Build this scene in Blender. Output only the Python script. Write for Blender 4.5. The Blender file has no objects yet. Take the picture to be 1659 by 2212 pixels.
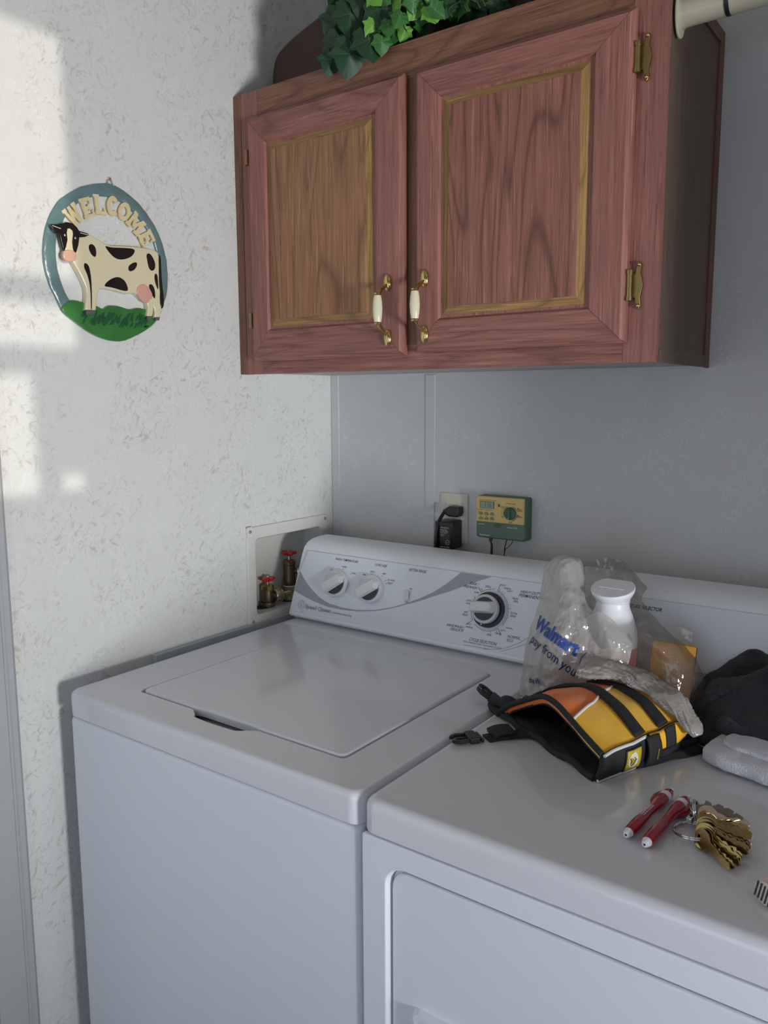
import bpy, bmesh, math, random
from mathutils import Vector, Matrix, noise
from mathutils.bvhtree import BVHTree
R = math.radians
scene = bpy.context.scene
COL = scene.collection
random.seed(7)

# ---------------------------------------------------------------- camera
W, H, F = 1659, 2212, 1740.26
yaw, pitch, roll = 0.63389, 0.13887, -0.0044
fw = Vector((-math.sin(yaw)*math.cos(pitch), math.cos(yaw)*math.cos(pitch), -math.sin(pitch)))
rt = Vector((math.cos(yaw), math.sin(yaw), 0)); up = rt.cross(fw)
rt2 = rt*math.cos(roll) + up*math.sin(roll); up2 = up*math.cos(roll) - rt*math.sin(roll)
cd = bpy.data.cameras.new('camera'); cam = bpy.data.objects.new('camera', cd); COL.objects.link(cam)
cam.matrix_world = Matrix(((rt2.x, up2.x, -fw.x, 1.29952), (rt2.y, up2.y, -fw.y, -1.54931),
                           (rt2.z, up2.z, -fw.z, 1.4142), (0, 0, 0, 1)))
cd.sensor_fit = 'HORIZONTAL'; cd.sensor_width = 36; cd.lens = F*36/W; cd.clip_start = .01
scene.camera = cam

# ---------------------------------------------------------------- world, lights, exposure
scene.view_settings.view_transform = 'Standard'; scene.view_settings.look = 'None'
scene.view_settings.gamma = 1; scene.view_settings.exposure = 0.10
scene.view_settings.use_curve_mapping = False
w = bpy.data.worlds.new('sky'); scene.world = w; w.use_nodes = True
w.node_tree.nodes['Background'].inputs[0].default_value = (.55, .68, .9, 1)
w.node_tree.nodes['Background'].inputs[1].default_value = .3

def area(name, loc, aim, sx, sy, e, c):
    l = bpy.data.lights.new(name, 'AREA'); l.shape = 'RECTANGLE'; l.size = sx; l.size_y = sy
    l.energy = e; l.color = c
    o = bpy.data.objects.new(name, l); COL.objects.link(o); o.location = loc
    d = Vector(aim) - Vector(loc); o.rotation_euler = d.to_track_quat('-Z', 'Z').to_euler(); return o
area('assumed_side_light', (3.30, -1.40, .86), (0, -.6, 1.15), .55, .36, 62, (.975, .99, 1))  # unseen lamp added low at the right, source assumed; no glass door is built
area('front_fill_light', (1.3, -2.88, .95), (1.1, 0, .8), 1.8, 1.4, 9.5, (.62, .76, 1))  # soft blue fill added behind the camera; no door is built there
sp = bpy.data.lights.new('added_patch_spot', 'SPOT'); sp.energy = 2300; sp.color = (1, .93, .78)  # spot lamp added beyond the right wall to cast the left wall's light patch
sp.spot_size = R(26); sp.shadow_soft_size = .035; sp.spot_blend = .4
so = bpy.data.objects.new('added_patch_spot', sp); COL.objects.link(so); so.location = (12, -2.0, 2.4)
so.rotation_euler = (Vector((3.4, -1.6, 1.8)) - Vector((12, -2.0, 2.4))).to_track_quat('-Z', 'Z').to_euler()

# ---------------------------------------------------------------- material helpers
MATS = {}
class NT:
    def __init__(s, name):
        s.m = bpy.data.materials.new(name); s.m.use_nodes = True; s.t = s.m.node_tree
        s.b = s.t.nodes['Principled BSDF']
    def n(s, typ, **kw):
        nd = s.t.nodes.new(typ)
        for k, v in kw.items():
            if k in nd.inputs.keys(): nd.inputs[k].default_value = v
            else: setattr(nd, k, v)
        return nd
    def l(s, a, b): s.t.links.new(a, b)
    def coord(s, scale=(1, 1, 1), rot=(0, 0, 0), kind='Object', loc=(0, 0, 0)):
        tc = s.n('ShaderNodeTexCoord'); mp = s.n('ShaderNodeMapping')
        mp.inputs['Scale'].default_value = scale; mp.inputs['Rotation'].default_value = rot; mp.inputs['Location'].default_value = loc
        s.l(tc.outputs[kind], mp.inputs['Vector']); return mp.outputs[0]
    def noise(s, vec, scale, detail=3, rough=.5, dist=0):
        nd = s.n('ShaderNodeTexNoise'); nd.inputs['Scale'].default_value = scale; nd.inputs['Detail'].default_value = detail
        nd.inputs['Roughness'].default_value = rough; nd.inputs['Distortion'].default_value = dist
        s.l(vec, nd.inputs['Vector']); return nd.outputs['Fac']
    def ramp(s, fac, stops):
        r = s.n('ShaderNodeValToRGB'); e = r.color_ramp.elements
        while len(e) < len(stops): e.new(.5)
        for el, (p, c) in zip(e, stops):
            el.position = p; el.color = (*c, 1) if len(c) == 3 else c
        s.l(fac, r.inputs[0]); return r.outputs[0]
    def mix(s, fac, a, b, mode='MIX'):
        m = s.n('ShaderNodeMix', data_type='RGBA', blend_type=mode)
        for sock, v in ((m.inputs[0], fac), (m.inputs[6], a), (m.inputs[7], b)):
            if isinstance(v, (int, float)): sock.default_value = v
            elif isinstance(v, tuple): sock.default_value = (*v, 1)
            else: s.l(v, sock)
        return m.outputs[2]
    def math(s, op, a, b=0):
        m = s.n('ShaderNodeMath', operation=op)
        for sock, v in ((m.inputs[0], a), (m.inputs[1], b)):
            if isinstance(v, (int, float)): sock.default_value = v
            else: s.l(v, sock)
        return m.outputs[0]
    def bump(s, h, strength=.3, dist=.002):
        b = s.n('ShaderNodeBump'); b.inputs['Strength'].default_value = strength; b.inputs['Distance'].default_value = dist
        s.l(h, b.inputs['Height']); s.l(b.outputs[0], s.b.inputs['Normal'])
    def col(s, c):
        if isinstance(c, tuple): s.b.inputs['Base Color'].default_value = (*c, 1)
        else: s.l(c, s.b.inputs['Base Color'])
def sr(r, g, b):
    f = lambda v: (v/255/12.92 if v/255 <= .04045 else ((v/255+.055)/1.055)**2.4)
    return (f(r), f(g), f(b))
def plain(name, c, rough=.5, metal=0, coat=0, var=.06, nscale=30, bump=0, bscale=200, bdist=.0005, sheen=0, trans=0):
    n = NT(name); v = n.coord()
    f = n.noise(v, nscale, 4, .6)
    n.col(n.mix(f, tuple(x*(1-var) for x in c), tuple(min(1, x*(1+var)) for x in c)))
    n.b.inputs['Roughness'].default_value = rough; n.b.inputs['Metallic'].default_value = metal
    n.b.inputs['Coat Weight'].default_value = coat; n.b.inputs['Sheen Weight'].default_value = sheen
    n.b.inputs['Coat Roughness'].default_value = .08
    if bump: n.bump(n.noise(v, bscale, 3, .6), bump, bdist)
    return n.m
def wallpaper(name, base, mark, pale, k):
    n = NT(name); v = n.coord()
    clump = n.noise(v, 8, 3, .6)
    warp = n.n('ShaderNodeTexNoise'); warp.inputs['Scale'].default_value = 16; warp.inputs['Detail'].default_value = 2; n.l(v, warp.inputs['Vector'])
    wv = n.n('ShaderNodeVectorMath', operation='SCALE'); wv.inputs['Scale'].default_value = .055; n.l(warp.outputs['Color'], wv.inputs[0])
    wa = n.n('ShaderNodeVectorMath', operation='ADD'); n.l(v, wa.inputs[0]); n.l(wv.outputs[0], wa.inputs[1])
    def strokes(rx, lo, hi, seed):
        mp = n.n('ShaderNodeMapping'); mp.vector_type = 'TEXTURE'; mp.inputs['Rotation'].default_value = rx; mp.inputs['Scale'].default_value = (1, 3.6, 1); mp.inputs['Location'].default_value = (seed, seed*.7, seed*.3)
        n.l(wa.outputs[0], mp.inputs['Vector'])
        return n.ramp(n.noise(mp.outputs[0], 128, 3, .55, .4), [(lo, (0, 0, 0)), (hi, (1, 1, 1))])
    line = n.math('MAXIMUM', n.math('MAXIMUM', strokes((R(48), R(20), R(45)), .57, .70, .3), strokes((R(-35), R(0), R(-40)), .585, .72, 1.9)), strokes((R(92), R(0), R(88)), .595, .73, 4.1))
    mask = n.ramp(clump, [(.40, (.12, .12, .12)), (.56, (1, 1, 1))])
    fac = n.math('MULTIPLY', n.math('MULTIPLY', line, mask), k)
    v2 = n.coord(loc=(3.1, 1.7, 5.3))
    ridge2 = n.math('ABSOLUTE', n.math('SUBTRACT', n.noise(v2, 60, 2, .5, 1.2), .5))
    line2 = n.ramp(ridge2, [(0, (1, 1, 1)), (.022, (0, 0, 0))])
    mask2 = n.ramp(n.noise(v2, 12, 2, .5), [(.5, (0, 0, 0)), (.62, (1, 1, 1))])
    tint = n.mix(n.noise(v2, 5, 2), mark, tuple(m*f for m, f in zip(mark, (1.12, .98, .93))))
    soft = n.mix(n.noise(v, 22, 4, .65), tuple(b*.955 for b in base), tuple(b*1.02 for b in base))
    c = n.mix(fac, soft, tint)
    c = n.mix(n.math('MULTIPLY', n.math('MULTIPLY', line2, mask2), .6), c, pale)
    n.col(c); n.b.inputs['Roughness'].default_value = .62
    n.bump(n.noise(v, 260, 2), .12, .0006); return n.m
def wood(name, light, dark, pore, axis='z', wscale=1.0, seed=0, contrast=.55, arch=True):
    """oak-print vinyl: fine streaks along the grain, broad cathedral figure"""
    n = NT(name)
    along, across = 1.3, 40
    sc = {'z': (across, across, along), 'x': (along, across, across), 'y': (across, along, across)}[axis]
    v = n.coord(sc, loc=(seed*1.37, seed*.71, seed*2.3))
    streak = n.noise(v, 3.2, 6, .68, .25)
    sc2 = {'z': (10, 10, 1.25), 'x': (1.25, 10, 10), 'y': (10, 1.25, 10)}[axis]
    v2 = n.coord(sc2, loc=(seed*.9, seed*1.9, seed*.33))
    base = n.noise(v2, .75*wscale, 2, .5, .55)
    rings = n.math('FRACT', n.math('MULTIPLY', base, 15))
    rl = n.ramp(rings, [(0, (1, 1, 1)), (.16, (.3, .3, .3)), (.55, (0, 0, 0)), (.86, (.25,)*3), (1, (1, 1, 1))])
    sc3 = {'z': (150, 150, 5), 'x': (5, 150, 150), 'y': (150, 5, 150)}[axis]
    pores = n.ramp(n.noise(n.coord(sc3), 2.2, 3, .7), [(.50, (0, 0, 0)), (.68, (1, 1, 1))])
    c = n.mix(n.ramp(streak, [(.28, (0, 0, 0)), (.72, (1, 1, 1))]), light, dark)
    c = n.mix(n.math('MULTIPLY', rl, contrast if arch else contrast*.3), c, pore)
    c = n.mix(n.math('MULTIPLY', pores, .5), c, pore)
    pale = n.ramp(n.noise(n.coord(sc3, loc=(4, 2, 7)), 1.6, 3, .7), [(.58, (0, 0, 0)), (.7, (1, 1, 1))])
    c = n.mix(n.math('MULTIPLY', pale, .34), c, tuple(min(1, x*1.7+.03) for x in light))
    n.col(c); n.b.inputs['Roughness'].default_value = .45
    n.bump(n.math('SUBTRACT', streak, n.math('MULTIPLY', pores, .6)), .35, .0008)
    return n.m

wp_left = wallpaper('wallpaper_marbled', sr(218, 219, 217), sr(160, 157, 151), sr(236, 236, 235), .55)
wp_back = wallpaper('wallpaper_pale_crackle', sr(204, 204, 204), sr(194, 193, 191), sr(228, 230, 232), .12)
white_trim = plain('vinyl_trim', sr(210, 210, 208), .5)
casing_mat = plain('grey_white_casing', sr(168, 170, 173), .55)
ceiling_mat = plain('ceiling_paint', sr(165, 158, 148), .8)
room_mat = plain('far_room_paint', sr(146, 143, 138), .8)
floor_mat = plain('floor_vinyl', sr(118, 112, 104), .5)
enamel = plain('white_enamel', sr(210, 212, 220), .2, coat=.5, var=.012, nscale=6, bump=.03, bscale=500, bdist=.0003)
enamel_side = plain('white_enamel_sides', sr(218, 222, 230), .48, coat=.12, var=.012, nscale=5, bump=.04, bscale=420, bdist=.0004)
console_mat = plain('white_console_plastic', sr(232, 235, 241), .34, coat=.15, var=.01)
panel_mat = plain('satin_fascia', sr(222, 228, 238), .38, var=.01)
dgap = plain('dark_gap', sr(40, 42, 48), .7)
swoosh_mat = plain('grey_swoosh_print', sr(158, 163, 170), .42, var=.02)
ink = plain('black_ink', sr(48, 50, 56), .5, var=0)
inkgrey = plain('grey_ink', sr(110, 113, 120), .5, var=0)
knob_mat = plain('white_knob_plastic', sr(214, 216, 219), .4, var=.01)
navy = plain('dark_knob_inset', sr(40, 45, 58), .4)
pinkoak_v = wood('pink_oak_vertical', sr(166, 110, 100), sr(135, 87, 79), sr(88, 54, 46), 'z', seed=1, arch=False)
pinkoak_h = wood('pink_oak_horizontal', sr(166, 110, 100), sr(133, 85, 77), sr(86, 52, 44), 'x', seed=2, contrast=.5)
redoak = wood('red_oak_panel', sr(164, 110, 95), sr(131, 83, 70), sr(84, 50, 42), 'z', 1.1, seed=3, contrast=.75)
tanoak = wood('tan_oak_panel', sr(172, 126, 90), sr(142, 99, 69), sr(90, 60, 44), 'z', 1.0, seed=5, contrast=.6)
goldoak_v = wood('gold_oak_border_vertical', sr(178, 142, 90), sr(130, 96, 55), sr(92, 62, 34), 'z', 1.4, seed=8)
goldoak_h = wood('gold_oak_border_horizontal', sr(178, 142, 90), sr(130, 96, 55), sr(92, 62, 34), 'x', 1.4, seed=9)
brownoak_h = wood('brown_oak_horizontal', sr(148, 104, 82), sr(116, 76, 58), sr(76, 46, 34), 'x', seed=11)
brownoak_v = wood('brown_oak_vertical', sr(140, 98, 74), sr(110, 72, 52), sr(72, 44, 32), 'z', seed=12, arch=False)
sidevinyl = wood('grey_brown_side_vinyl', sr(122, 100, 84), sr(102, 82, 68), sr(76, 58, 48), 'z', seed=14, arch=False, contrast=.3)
under_mat = plain('pale_underside', sr(176, 174, 172), .6)
brass = plain('polished_brass', (.62, .47, .20), .16, metal=1, var=.1)
brass_old = plain('aged_brass', (.34, .26, .11), .32, metal=1, var=.25, nscale=60)
bronze = plain('tarnished_bronze_valve', sr(112, 98, 74), .42, metal=.75, var=.3, nscale=90, bump=.3, bscale=300)
zinc = plain('zinc_coupling', sr(190, 186, 170), .28, metal=.85, var=.2, nscale=70)
yzinc = plain('yellow_zinc_fitting', sr(190, 184, 120), .25, metal=.85, var=.2)
ceramic = plain('cream_ceramic', sr(226, 218, 188), .12, coat=.6, var=.01)
redpaint = plain('red_valve_paint', sr(200, 40, 38), .38, coat=.3, var=.15)
box_mat = plain('off_white_box_plastic', sr(214, 214, 208), .45)
cpvc = plain('tan_pipe_plastic', sr(178, 160, 128), .5)
leather = plain('dark_brown_case', sr(58, 32, 26), .5, var=.15, bump=.2, bscale=120)
rod_mat = plain('cream_rod_enamel', sr(208, 204, 180), .35, coat=.2)
black = plain('black_plastic', sr(34, 34, 37), .38, var=.1)
blackweb = plain('black_webbing', sr(30, 31, 34), .8, var=.2, nscale=300, bump=.6, bscale=900, bdist=.0006)
blackfab = plain('black_lining_fabric', sr(26, 26, 29), .95, var=.2, nscale=200, bump=.4, bscale=700)
orangefab = plain('orange_fabric', sr(232, 116, 30), .8, var=.06, nscale=20, bump=.35, bscale=900, bdist=.0004, sheen=.2)
yellowfab = plain('yellow_fabric', sr(232, 176, 22), .8, var=.06, nscale=20, bump=.35, bscale=900, bdist=.0004, sheen=.2)
whitepipe = plain('reflective_piping', sr(205, 205, 205), .4)
labelyel = plain('yellow_label', sr(196, 170, 40), .6)
labelwht = plain('white_label_print', sr(215, 212, 200), .6)
bottlew = plain('white_bottle_plastic', sr(232, 235, 240), .38, var=.01)
pinklab = plain('pink_bottle_label', sr(214, 140, 150), .45)
boxor = plain('mustard_card_box', sr(236, 172, 70), .6, var=.08, nscale=25)
boxdk = plain('dark_box_side', sr(66, 66, 62), .6)
bluink = plain('blue_bag_ink', sr(20, 62, 140), .5)
navink = plain('navy_bag_ink', sr(30, 40, 96), .5)
knit = plain('charcoal_knit', sr(34, 36, 42), .95, var=.4, nscale=260, bump=1, bscale=300, bdist=.003, sheen=.12)
terry = plain('white_terry', sr(206, 208, 220), .95, var=.12, nscale=300, bump=1, bscale=420, bdist=.003, sheen=.3)
penred = plain('dark_red_pen', sr(150, 14, 34), .22, coat=.5, var=.05)
penwht = plain('white_pen_plastic', sr(222, 226, 236), .3)
chrome = plain('split_ring_steel', (.72, .72, .74), .15, metal=1, var=.05)
keybr = plain('brass_keys', (.36, .27, .12), .24, metal=1, var=.3, nscale=140)
keydk = plain('dull_nickel_keys', (.34, .29, .23), .33, metal=1, var=.25, nscale=140)
pinkfab = plain('pale_pink_fabric', sr(214, 188, 190), .9, bump=.4, bscale=300)
outlet_mat = plain('ivory_outlet', sr(210, 208, 190), .42)
t_green = plain('green_timer_plastic', sr(88, 112, 96), .5)
t_greend = plain('dark_green_dial', sr(56, 92, 70), .45)
t_tan = plain('tan_timer_face', sr(206, 180, 116), .55)
t_lcd = plain('lcd_screen', sr(140, 152, 130), .2)
t_btn = plain('grey_green_button', sr(128, 128, 96), .5)
wire_r = plain('red_wire', sr(150, 50, 30), .5)
leaf_dk = plain('dark_ivy_leaf', sr(30, 64, 36), .5, coat=0, var=.45, nscale=40)
leaf_md = plain('mid_ivy_leaf', sr(52, 106, 46), .45, var=.4, nscale=40)
leaf_lt = plain('light_ivy_leaf', sr(100, 158, 56), .5, var=.25, nscale=50)
vein = plain('leaf_vein', sr(120, 150, 96), .5)
stem_m = plain('ivy_stem', sr(70, 90, 40), .6)
teal = plain('teal_enamel_paint', sr(100, 127, 130), .24, coat=.5, var=.3, nscale=28, bump=.5, bscale=60, bdist=.0015)
cream = plain('cream_enamel_paint', sr(222, 212, 178), .3, coat=.4, var=.06, nscale=25, bump=.4, bscale=70, bdist=.001)
creaml = plain('antique_cream_letters', sr(222, 204, 160), .4, var=.16, nscale=60, bump=.4, bscale=90, bdist=.001)
blackp = plain('black_enamel_paint', sr(24, 24, 26), .22, coat=.5, var=.2)
pinkp = plain('pink_enamel_paint', sr(220, 172, 150), .3, coat=.3)
pinku = plain('pink_udder_paint', sr(216, 164, 150), .35)
greyp = plain('grey_hoof_paint', sr(96, 94, 90), .4)
grassp = plain('green_enamel_paint', sr(52, 116, 56), .28, coat=.4, var=.4, nscale=30, bump=.4, bscale=50, bdist=.001)
grassd = plain('dark_green_brushwork', sr(24, 84, 50), .3, coat=.4, var=.4, nscale=60)
frostm = plain('window_paint', sr(220, 220, 218), .5)

def bag_material(name, tint, opac):
    n = NT(name); t = n.t; t.nodes.remove(n.b); out = t.nodes['Material Output']
    tr = n.n('ShaderNodeBsdfTransparent'); tr.inputs[0].default_value = (.93, .92, .9, 1)
    tl = n.n('ShaderNodeBsdfTranslucent'); tl.inputs[0].default_value = (*tint, 1)
    df = n.n('ShaderNodeBsdfDiffuse'); df.inputs[0].default_value = (*tint, 1)
    gl = n.n('ShaderNodeBsdfGlossy'); gl.inputs['Roughness'].default_value = .13
    v = n.coord()
    def vor(sc, st, loc):
        x = n.n('ShaderNodeTexVoronoi'); x.inputs['Scale'].default_value = sc; n.l(n.coord(st, loc=loc), x.inputs['Vector']); return x.outputs['Distance']
    nz = n.math('ADD', n.math('MULTIPLY', vor(22, (1, 1, .55), (0, 0, 0)), 1.0), n.math('MULTIPLY', vor(60, (1, 1, .4), (3, 1, 2)), .30))
    b = n.n('ShaderNodeBump'); b.inputs['Strength'].default_value = .7; b.inputs['Distance'].default_value = .010
    n.l(nz, b.inputs['Height'])
    for s in (tl, df, gl): n.l(b.outputs[0], s.inputs['Normal'])
    m1 = n.n('ShaderNodeMixShader'); m1.inputs[0].default_value = .5; n.l(tl.outputs[0], m1.inputs[1]); n.l(df.outputs[0], m1.inputs[2])
    m2 = n.n('ShaderNodeMixShader'); m2.inputs[0].default_value = .12; n.l(m1.outputs[0], m2.inputs[1]); n.l(gl.outputs[0], m2.inputs[2])
    op = n.ramp(n.noise(v, 14, 3), [(.3, (opac-.12,)*3), (.7, (opac+.12,)*3)])
    m3 = n.n('ShaderNodeMixShader'); n.l(op, m3.inputs[0]); n.l(tr.outputs[0], m3.inputs[1]); n.l(m2.outputs[0], m3.inputs[2])
    n.l(m3.outputs[0], out.inputs[0]); return n.m
bag_white = bag_material('white_bag_film', sr(206, 203, 200), .80)
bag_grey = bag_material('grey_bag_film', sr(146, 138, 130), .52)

# ---------------------------------------------------------------- object helpers
def tag(o, label=None, cat=None, group=None, kind=None):
    if label: o['label'] = label
    if cat: o['category'] = cat
    if group: o['group'] = group
    if kind: o['kind'] = kind
    return o
def empty(name, label, cat, loc=(0, 0, 0), rot=(0, 0, 0), group=None):
    o = bpy.data.objects.new(name, None); COL.objects.link(o); o.location = loc; o.rotation_euler = rot
    o.empty_display_size = .02
    return tag(o, label, cat, group)
def obj(name, bm, m, parent=None, smooth=True, angle=35, bevel=0, seg=3, sub=0, solid=0, off=0, label=None, kind=None, recalc=True):
    me = bpy.data.meshes.new(name)
    if recalc: bmesh.ops.recalc_face_normals(bm, faces=bm.faces)
    bm.to_mesh(me); bm.free()
    if smooth:
        me.shade_smooth()
        if not sub:
            try: me.set_sharp_from_angle(angle=R(angle))
            except Exception: pass
    me.materials.append(m)
    o = bpy.data.objects.new(name, me); COL.objects.link(o)
    if parent:
        o.parent = parent
    if solid:
        s = o.modifiers.new('s', 'SOLIDIFY'); s.thickness = solid; s.offset = off
    if bevel:
        b = o.modifiers.new('b', 'BEVEL'); b.width = bevel; b.segments = seg; b.limit_method = 'ANGLE'; b.angle_limit = R(40)
        b.harden_normals = False
    if smooth and (bevel or angle in (30, 40, 50, 60)) and not solid and not sub:
        wn = o.modifiers.new('w', 'WEIGHTED_NORMAL'); wn.weight = 100; wn.keep_sharp = True; wn.mode = 'FACE_AREA'
    if sub:
        s = o.modifiers.new('ss', 'SUBSURF'); s.levels = sub; s.render_levels = sub
    if label: o['label'] = label
    if kind: o['kind'] = kind
    return o
def BM(): return bmesh.new()
def box(bm, x0, x1, y0, y1, z0, z1):
    v = [bm.verts.new(p) for p in ((x0,y0,z0),(x1,y0,z0),(x1,y1,z0),(x0,y1,z0),(x0,y0,z1),(x1,y0,z1),(x1,y1,z1),(x0,y1,z1))]
    for f in ((3,2,1,0),(4,5,6,7),(0,1,5,4),(1,2,6,5),(2,3,7,6),(3,0,4,7)): bm.faces.new([v[i] for i in f])
    return bm
def prism(bm, pts, d):
    """closed polygon of 3D points pushed along vector d"""
    a = [bm.verts.new(p) for p in pts]; b = [bm.verts.new(Vector(p)+Vector(d)) for p in pts]
    n = len(pts)
    bm.faces.new(a); bm.faces.new(b[::-1])
    for i in range(n): bm.faces.new((a[i], b[i], b[(i+1) % n], a[(i+1) % n]))
    return bm
def rings(bm, rs, cap0=True, cap1=True, closed=True):
    V = [[bm.verts.new(p) for p in r] for r in rs]
    for a, b in zip(V, V[1:]):
        n = len(a)
        for i in range(n if closed else n-1):
            j = (i+1) % n
            try: bm.faces.new((a[i], a[j], b[j], b[i]))
            except ValueError: pass
    if cap0: bm.faces.new(V[0][::-1])
    if cap1: bm.faces.new(V[-1])
    return V
def lathe(bm, prof, n=24, M=None, cap=True):
    rs = []
    for r, z in prof:
        ring = [Vector((r*math.cos(2*math.pi*i/n), r*math.sin(2*math.pi*i/n), z)) for i in range(n)]
        if M: ring = [M @ p for p in ring]
        rs.append(ring)
    rings(bm, rs, cap, cap); return bm
def frame_from(loc, zdir, xdir=(1, 0, 0)):
    z = Vector(zdir).normalized(); x = Vector(xdir)
    if abs(x.normalized().dot(z)) > .98: x = Vector((0, 1, 0))
    x = (x - z*x.dot(z)).normalized(); y = z.cross(x)
    return Matrix(((x.x, y.x, z.x, loc[0]), (x.y, y.y, z.y, loc[1]), (x.z, y.z, z.z, loc[2]), (0, 0, 0, 1)))
def spline(pts, k=6):
    P = [Vector(p) for p in pts]; out = []
    for i in range(len(P)-1):
        p0 = P[max(i-1, 0)]; p1 = P[i]; p2 = P[i+1]; p3 = P[min(i+2, len(P)-1)]
        for j in range(k):
            t = j/k
            out.append(.5*((2*p1)+(p2-p0)*t+(2*p0-5*p1+4*p2-p3)*t*t+(3*p1-p0-3*p2+p3)*t**3))
    out.append(P[-1]); return out
def tube(bm, pts, r, n=10, cap=True, ratio=1.0, upv=None):
    """r: number or list; ratio flattens"""
    P = [Vector(p) for p in pts]; rs = []; prev = None
    for i, p in enumerate(P):
        t = (P[min(i+1, len(P)-1)]-P[max(i-1, 0)]).normalized()
        if prev is None:
            u = Vector(upv) if upv else (Vector((0, 0, 1)) if abs(t.z) < .9 else Vector((1, 0, 0)))
        else: u = prev
        u = (u - t*u.dot(t)).normalized(); prev = u; v = t.cross(u)
        rr = r[i] if isinstance(r, (list, tuple)) else r
        rs.append([p + u*(rr*ratio*math.cos(2*math.pi*k/n)) + v*(rr*math.sin(2*math.pi*k/n)) for k in range(n)])
    rings(bm, rs, cap, cap); return bm
def smpath(pts, it=2):
    """close polygon chaikin smoothing in 2D"""
    P = [Vector(p) for p in pts]
    for _ in range(it):
        Q = []
        for i in range(len(P)):
            a, b = P[i], P[(i+1) % len(P)]
            Q += [a*.75+b*.25, a*.25+b*.75]
        P = Q
    return P
def curve_mesh(polys, extrude, bevel=0, M=None, res=2):
    cu = bpy.data.curves.new('c', 'CURVE'); cu.dimensions = '2D'; cu.fill_mode = 'BOTH'
    cu.extrude = extrude; cu.bevel_depth = bevel; cu.bevel_resolution = res
    for p in polys:
        s = cu.splines.new('POLY'); s.points.add(len(p)-1)
        for i, q in enumerate(p): s.points[i].co = (q[0], q[1], 0, 1)
        s.use_cyclic_u = True
    o = bpy.data.objects.new('c', cu); me = bpy.data.meshes.new_from_object(o)
    bpy.data.objects.remove(o); bpy.data.curves.remove(cu)
    if M: me.transform(M)
    return me
def text_mesh(txt, M, width=None, height=None, shear=0, offset=0, extrude=0, align='LEFT', bevel=0):
    cu = bpy.data.curves.new('t', 'FONT'); cu.body = txt; cu.shear = shear; cu.offset = offset; cu.resolution_u = 3
    cu.extrude = extrude; cu.bevel_depth = bevel
    o = bpy.data.objects.new('t', cu); me = bpy.data.meshes.new_from_object(o)
    bpy.data.objects.remove(o); bpy.data.curves.remove(cu)
    xs = [v.co.x for v in me.vertices]; ys = [v.co.y for v in me.vertices]
    if not xs: return me
    x0, x1, y0, y1 = min(xs), max(xs), min(ys), max(ys)
    sx = width/(x1-x0) if width else 1; sy = height/(y1-y0) if height else sx
    if not width: sx = sy
    T = Matrix.Diagonal((sx, sy, sy, 1)) @ Matrix.Translation((-(x0 if align == 'LEFT' else (x0+x1)/2), -(y0+y1)/2, 0))
    me.transform(M @ T); return me
def cond(M, k): return M @ Matrix.Diagonal((1, k, 1, 1))
def mesh_obj(name, mes, m, parent=None, label=None, kind=None, smooth=False):
    if any(k in name for k in ('lettering', 'marks', 'brushwork', 'digits', 'name', 'emblem', 'initials')): kind = 'stuff'
    bm = BM()
    for me in mes:
        bm.from_mesh(me); bpy.data.meshes.remove(me)
    return obj(name, bm, m, parent, smooth=smooth, label=label, kind=kind, recalc=False)
def rrect(x0, x1, y0, y1, r, z, n=5, extra=None):
    """rounded rectangle ring (ccw from front-left); extra: [(fraction, dy)] points along the front edge"""
    P = []
    for cx, cy, a0 in ((x0+r, y0+r, 180), (x1-r, y0+r, 270), (x1-r, y1-r, 0), (x0+r, y1-r, 90)):
        for i in range(n+1):
            a = R(a0+90*i/n); P.append(Vector((cx+r*math.cos(a), cy+r*math.sin(a), z)))
        if a0 == 180 and extra:
            for f, dy, dz in extra: P.append(Vector((x0+r+f*(x1-x0-2*r), y0+dy, z+dz)))
    return P
def rounded_box(bm, x0, x1, y0, y1, z0, z1, r, rz=None, n=5):
    """box with rounded vertical edges and rounded top edge"""
    rz = rz or r; rs = [rrect(x0, x1, y0, y1, r, z0, n)]
    for k in range(5):
        a = R(90*k/4); d = rz*(1-math.cos(a))
        rs.append(rrect(x0+d, x1-d, y0+d, y1-d, max(r-d, .0008), z1-rz+rz*math.sin(a), n))
    rings(bm, rs); return bm
def grid(bm, fn, nu, nv):
    V = [[bm.verts.new(fn(i/(nu-1), j/(nv-1))) for i in range(nu)] for j in range(nv)]
    for j in range(nv-1):
        for i in range(nu-1): bm.faces.new((V[j][i], V[j][i+1], V[j+1][i+1], V[j+1][i]))
    return V
def lerp_poly(P, t):
    """point at fraction t (by length) of polyline"""
    L = [0]
    for a, b in zip(P, P[1:]): L.append(L[-1] + (Vector(b)-Vector(a)).length)
    s = max(0, min(1, t))*L[-1]
    for i in range(len(P)-1):
        if s <= L[i+1] + 1e-12:
            f = (s-L[i])/max(L[i+1]-L[i], 1e-9); return Vector(P[i])*(1-f)+Vector(P[i+1])*f
    return Vector(P[-1])
def catgrid(C, u, v):
    """bicubic (catmull) interpolation of a control grid C[row][col]"""
    def cr(p0, p1, p2, p3, t): return .5*((2*p1)+(p2-p0)*t+(2*p0-5*p1+4*p2-p3)*t*t+(3*p1-p0-3*p2+p3)*t**3)
    nr, nc = len(C), len(C[0])
    x = u*(nc-1); i = min(int(x), nc-2); fx = x-i
    y = v*(nr-1); j = min(int(y), nr-2); fy = y-j
    rows = []
    for jj in (j-1, j, j+1, j+2):
        r = C[max(0, min(nr-1, jj))]
        rows.append(cr(*[Vector(r[max(0, min(nc-1, ii))]) for ii in (i-1, i, i+1, i+2)], fx))
    return cr(*rows, fy)
def copy_tree(o, parent=None):
    c = o.copy(); COL.objects.link(c); c.parent = parent
    for ch in list(o.children): copy_tree(ch, c)
    return c

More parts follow.
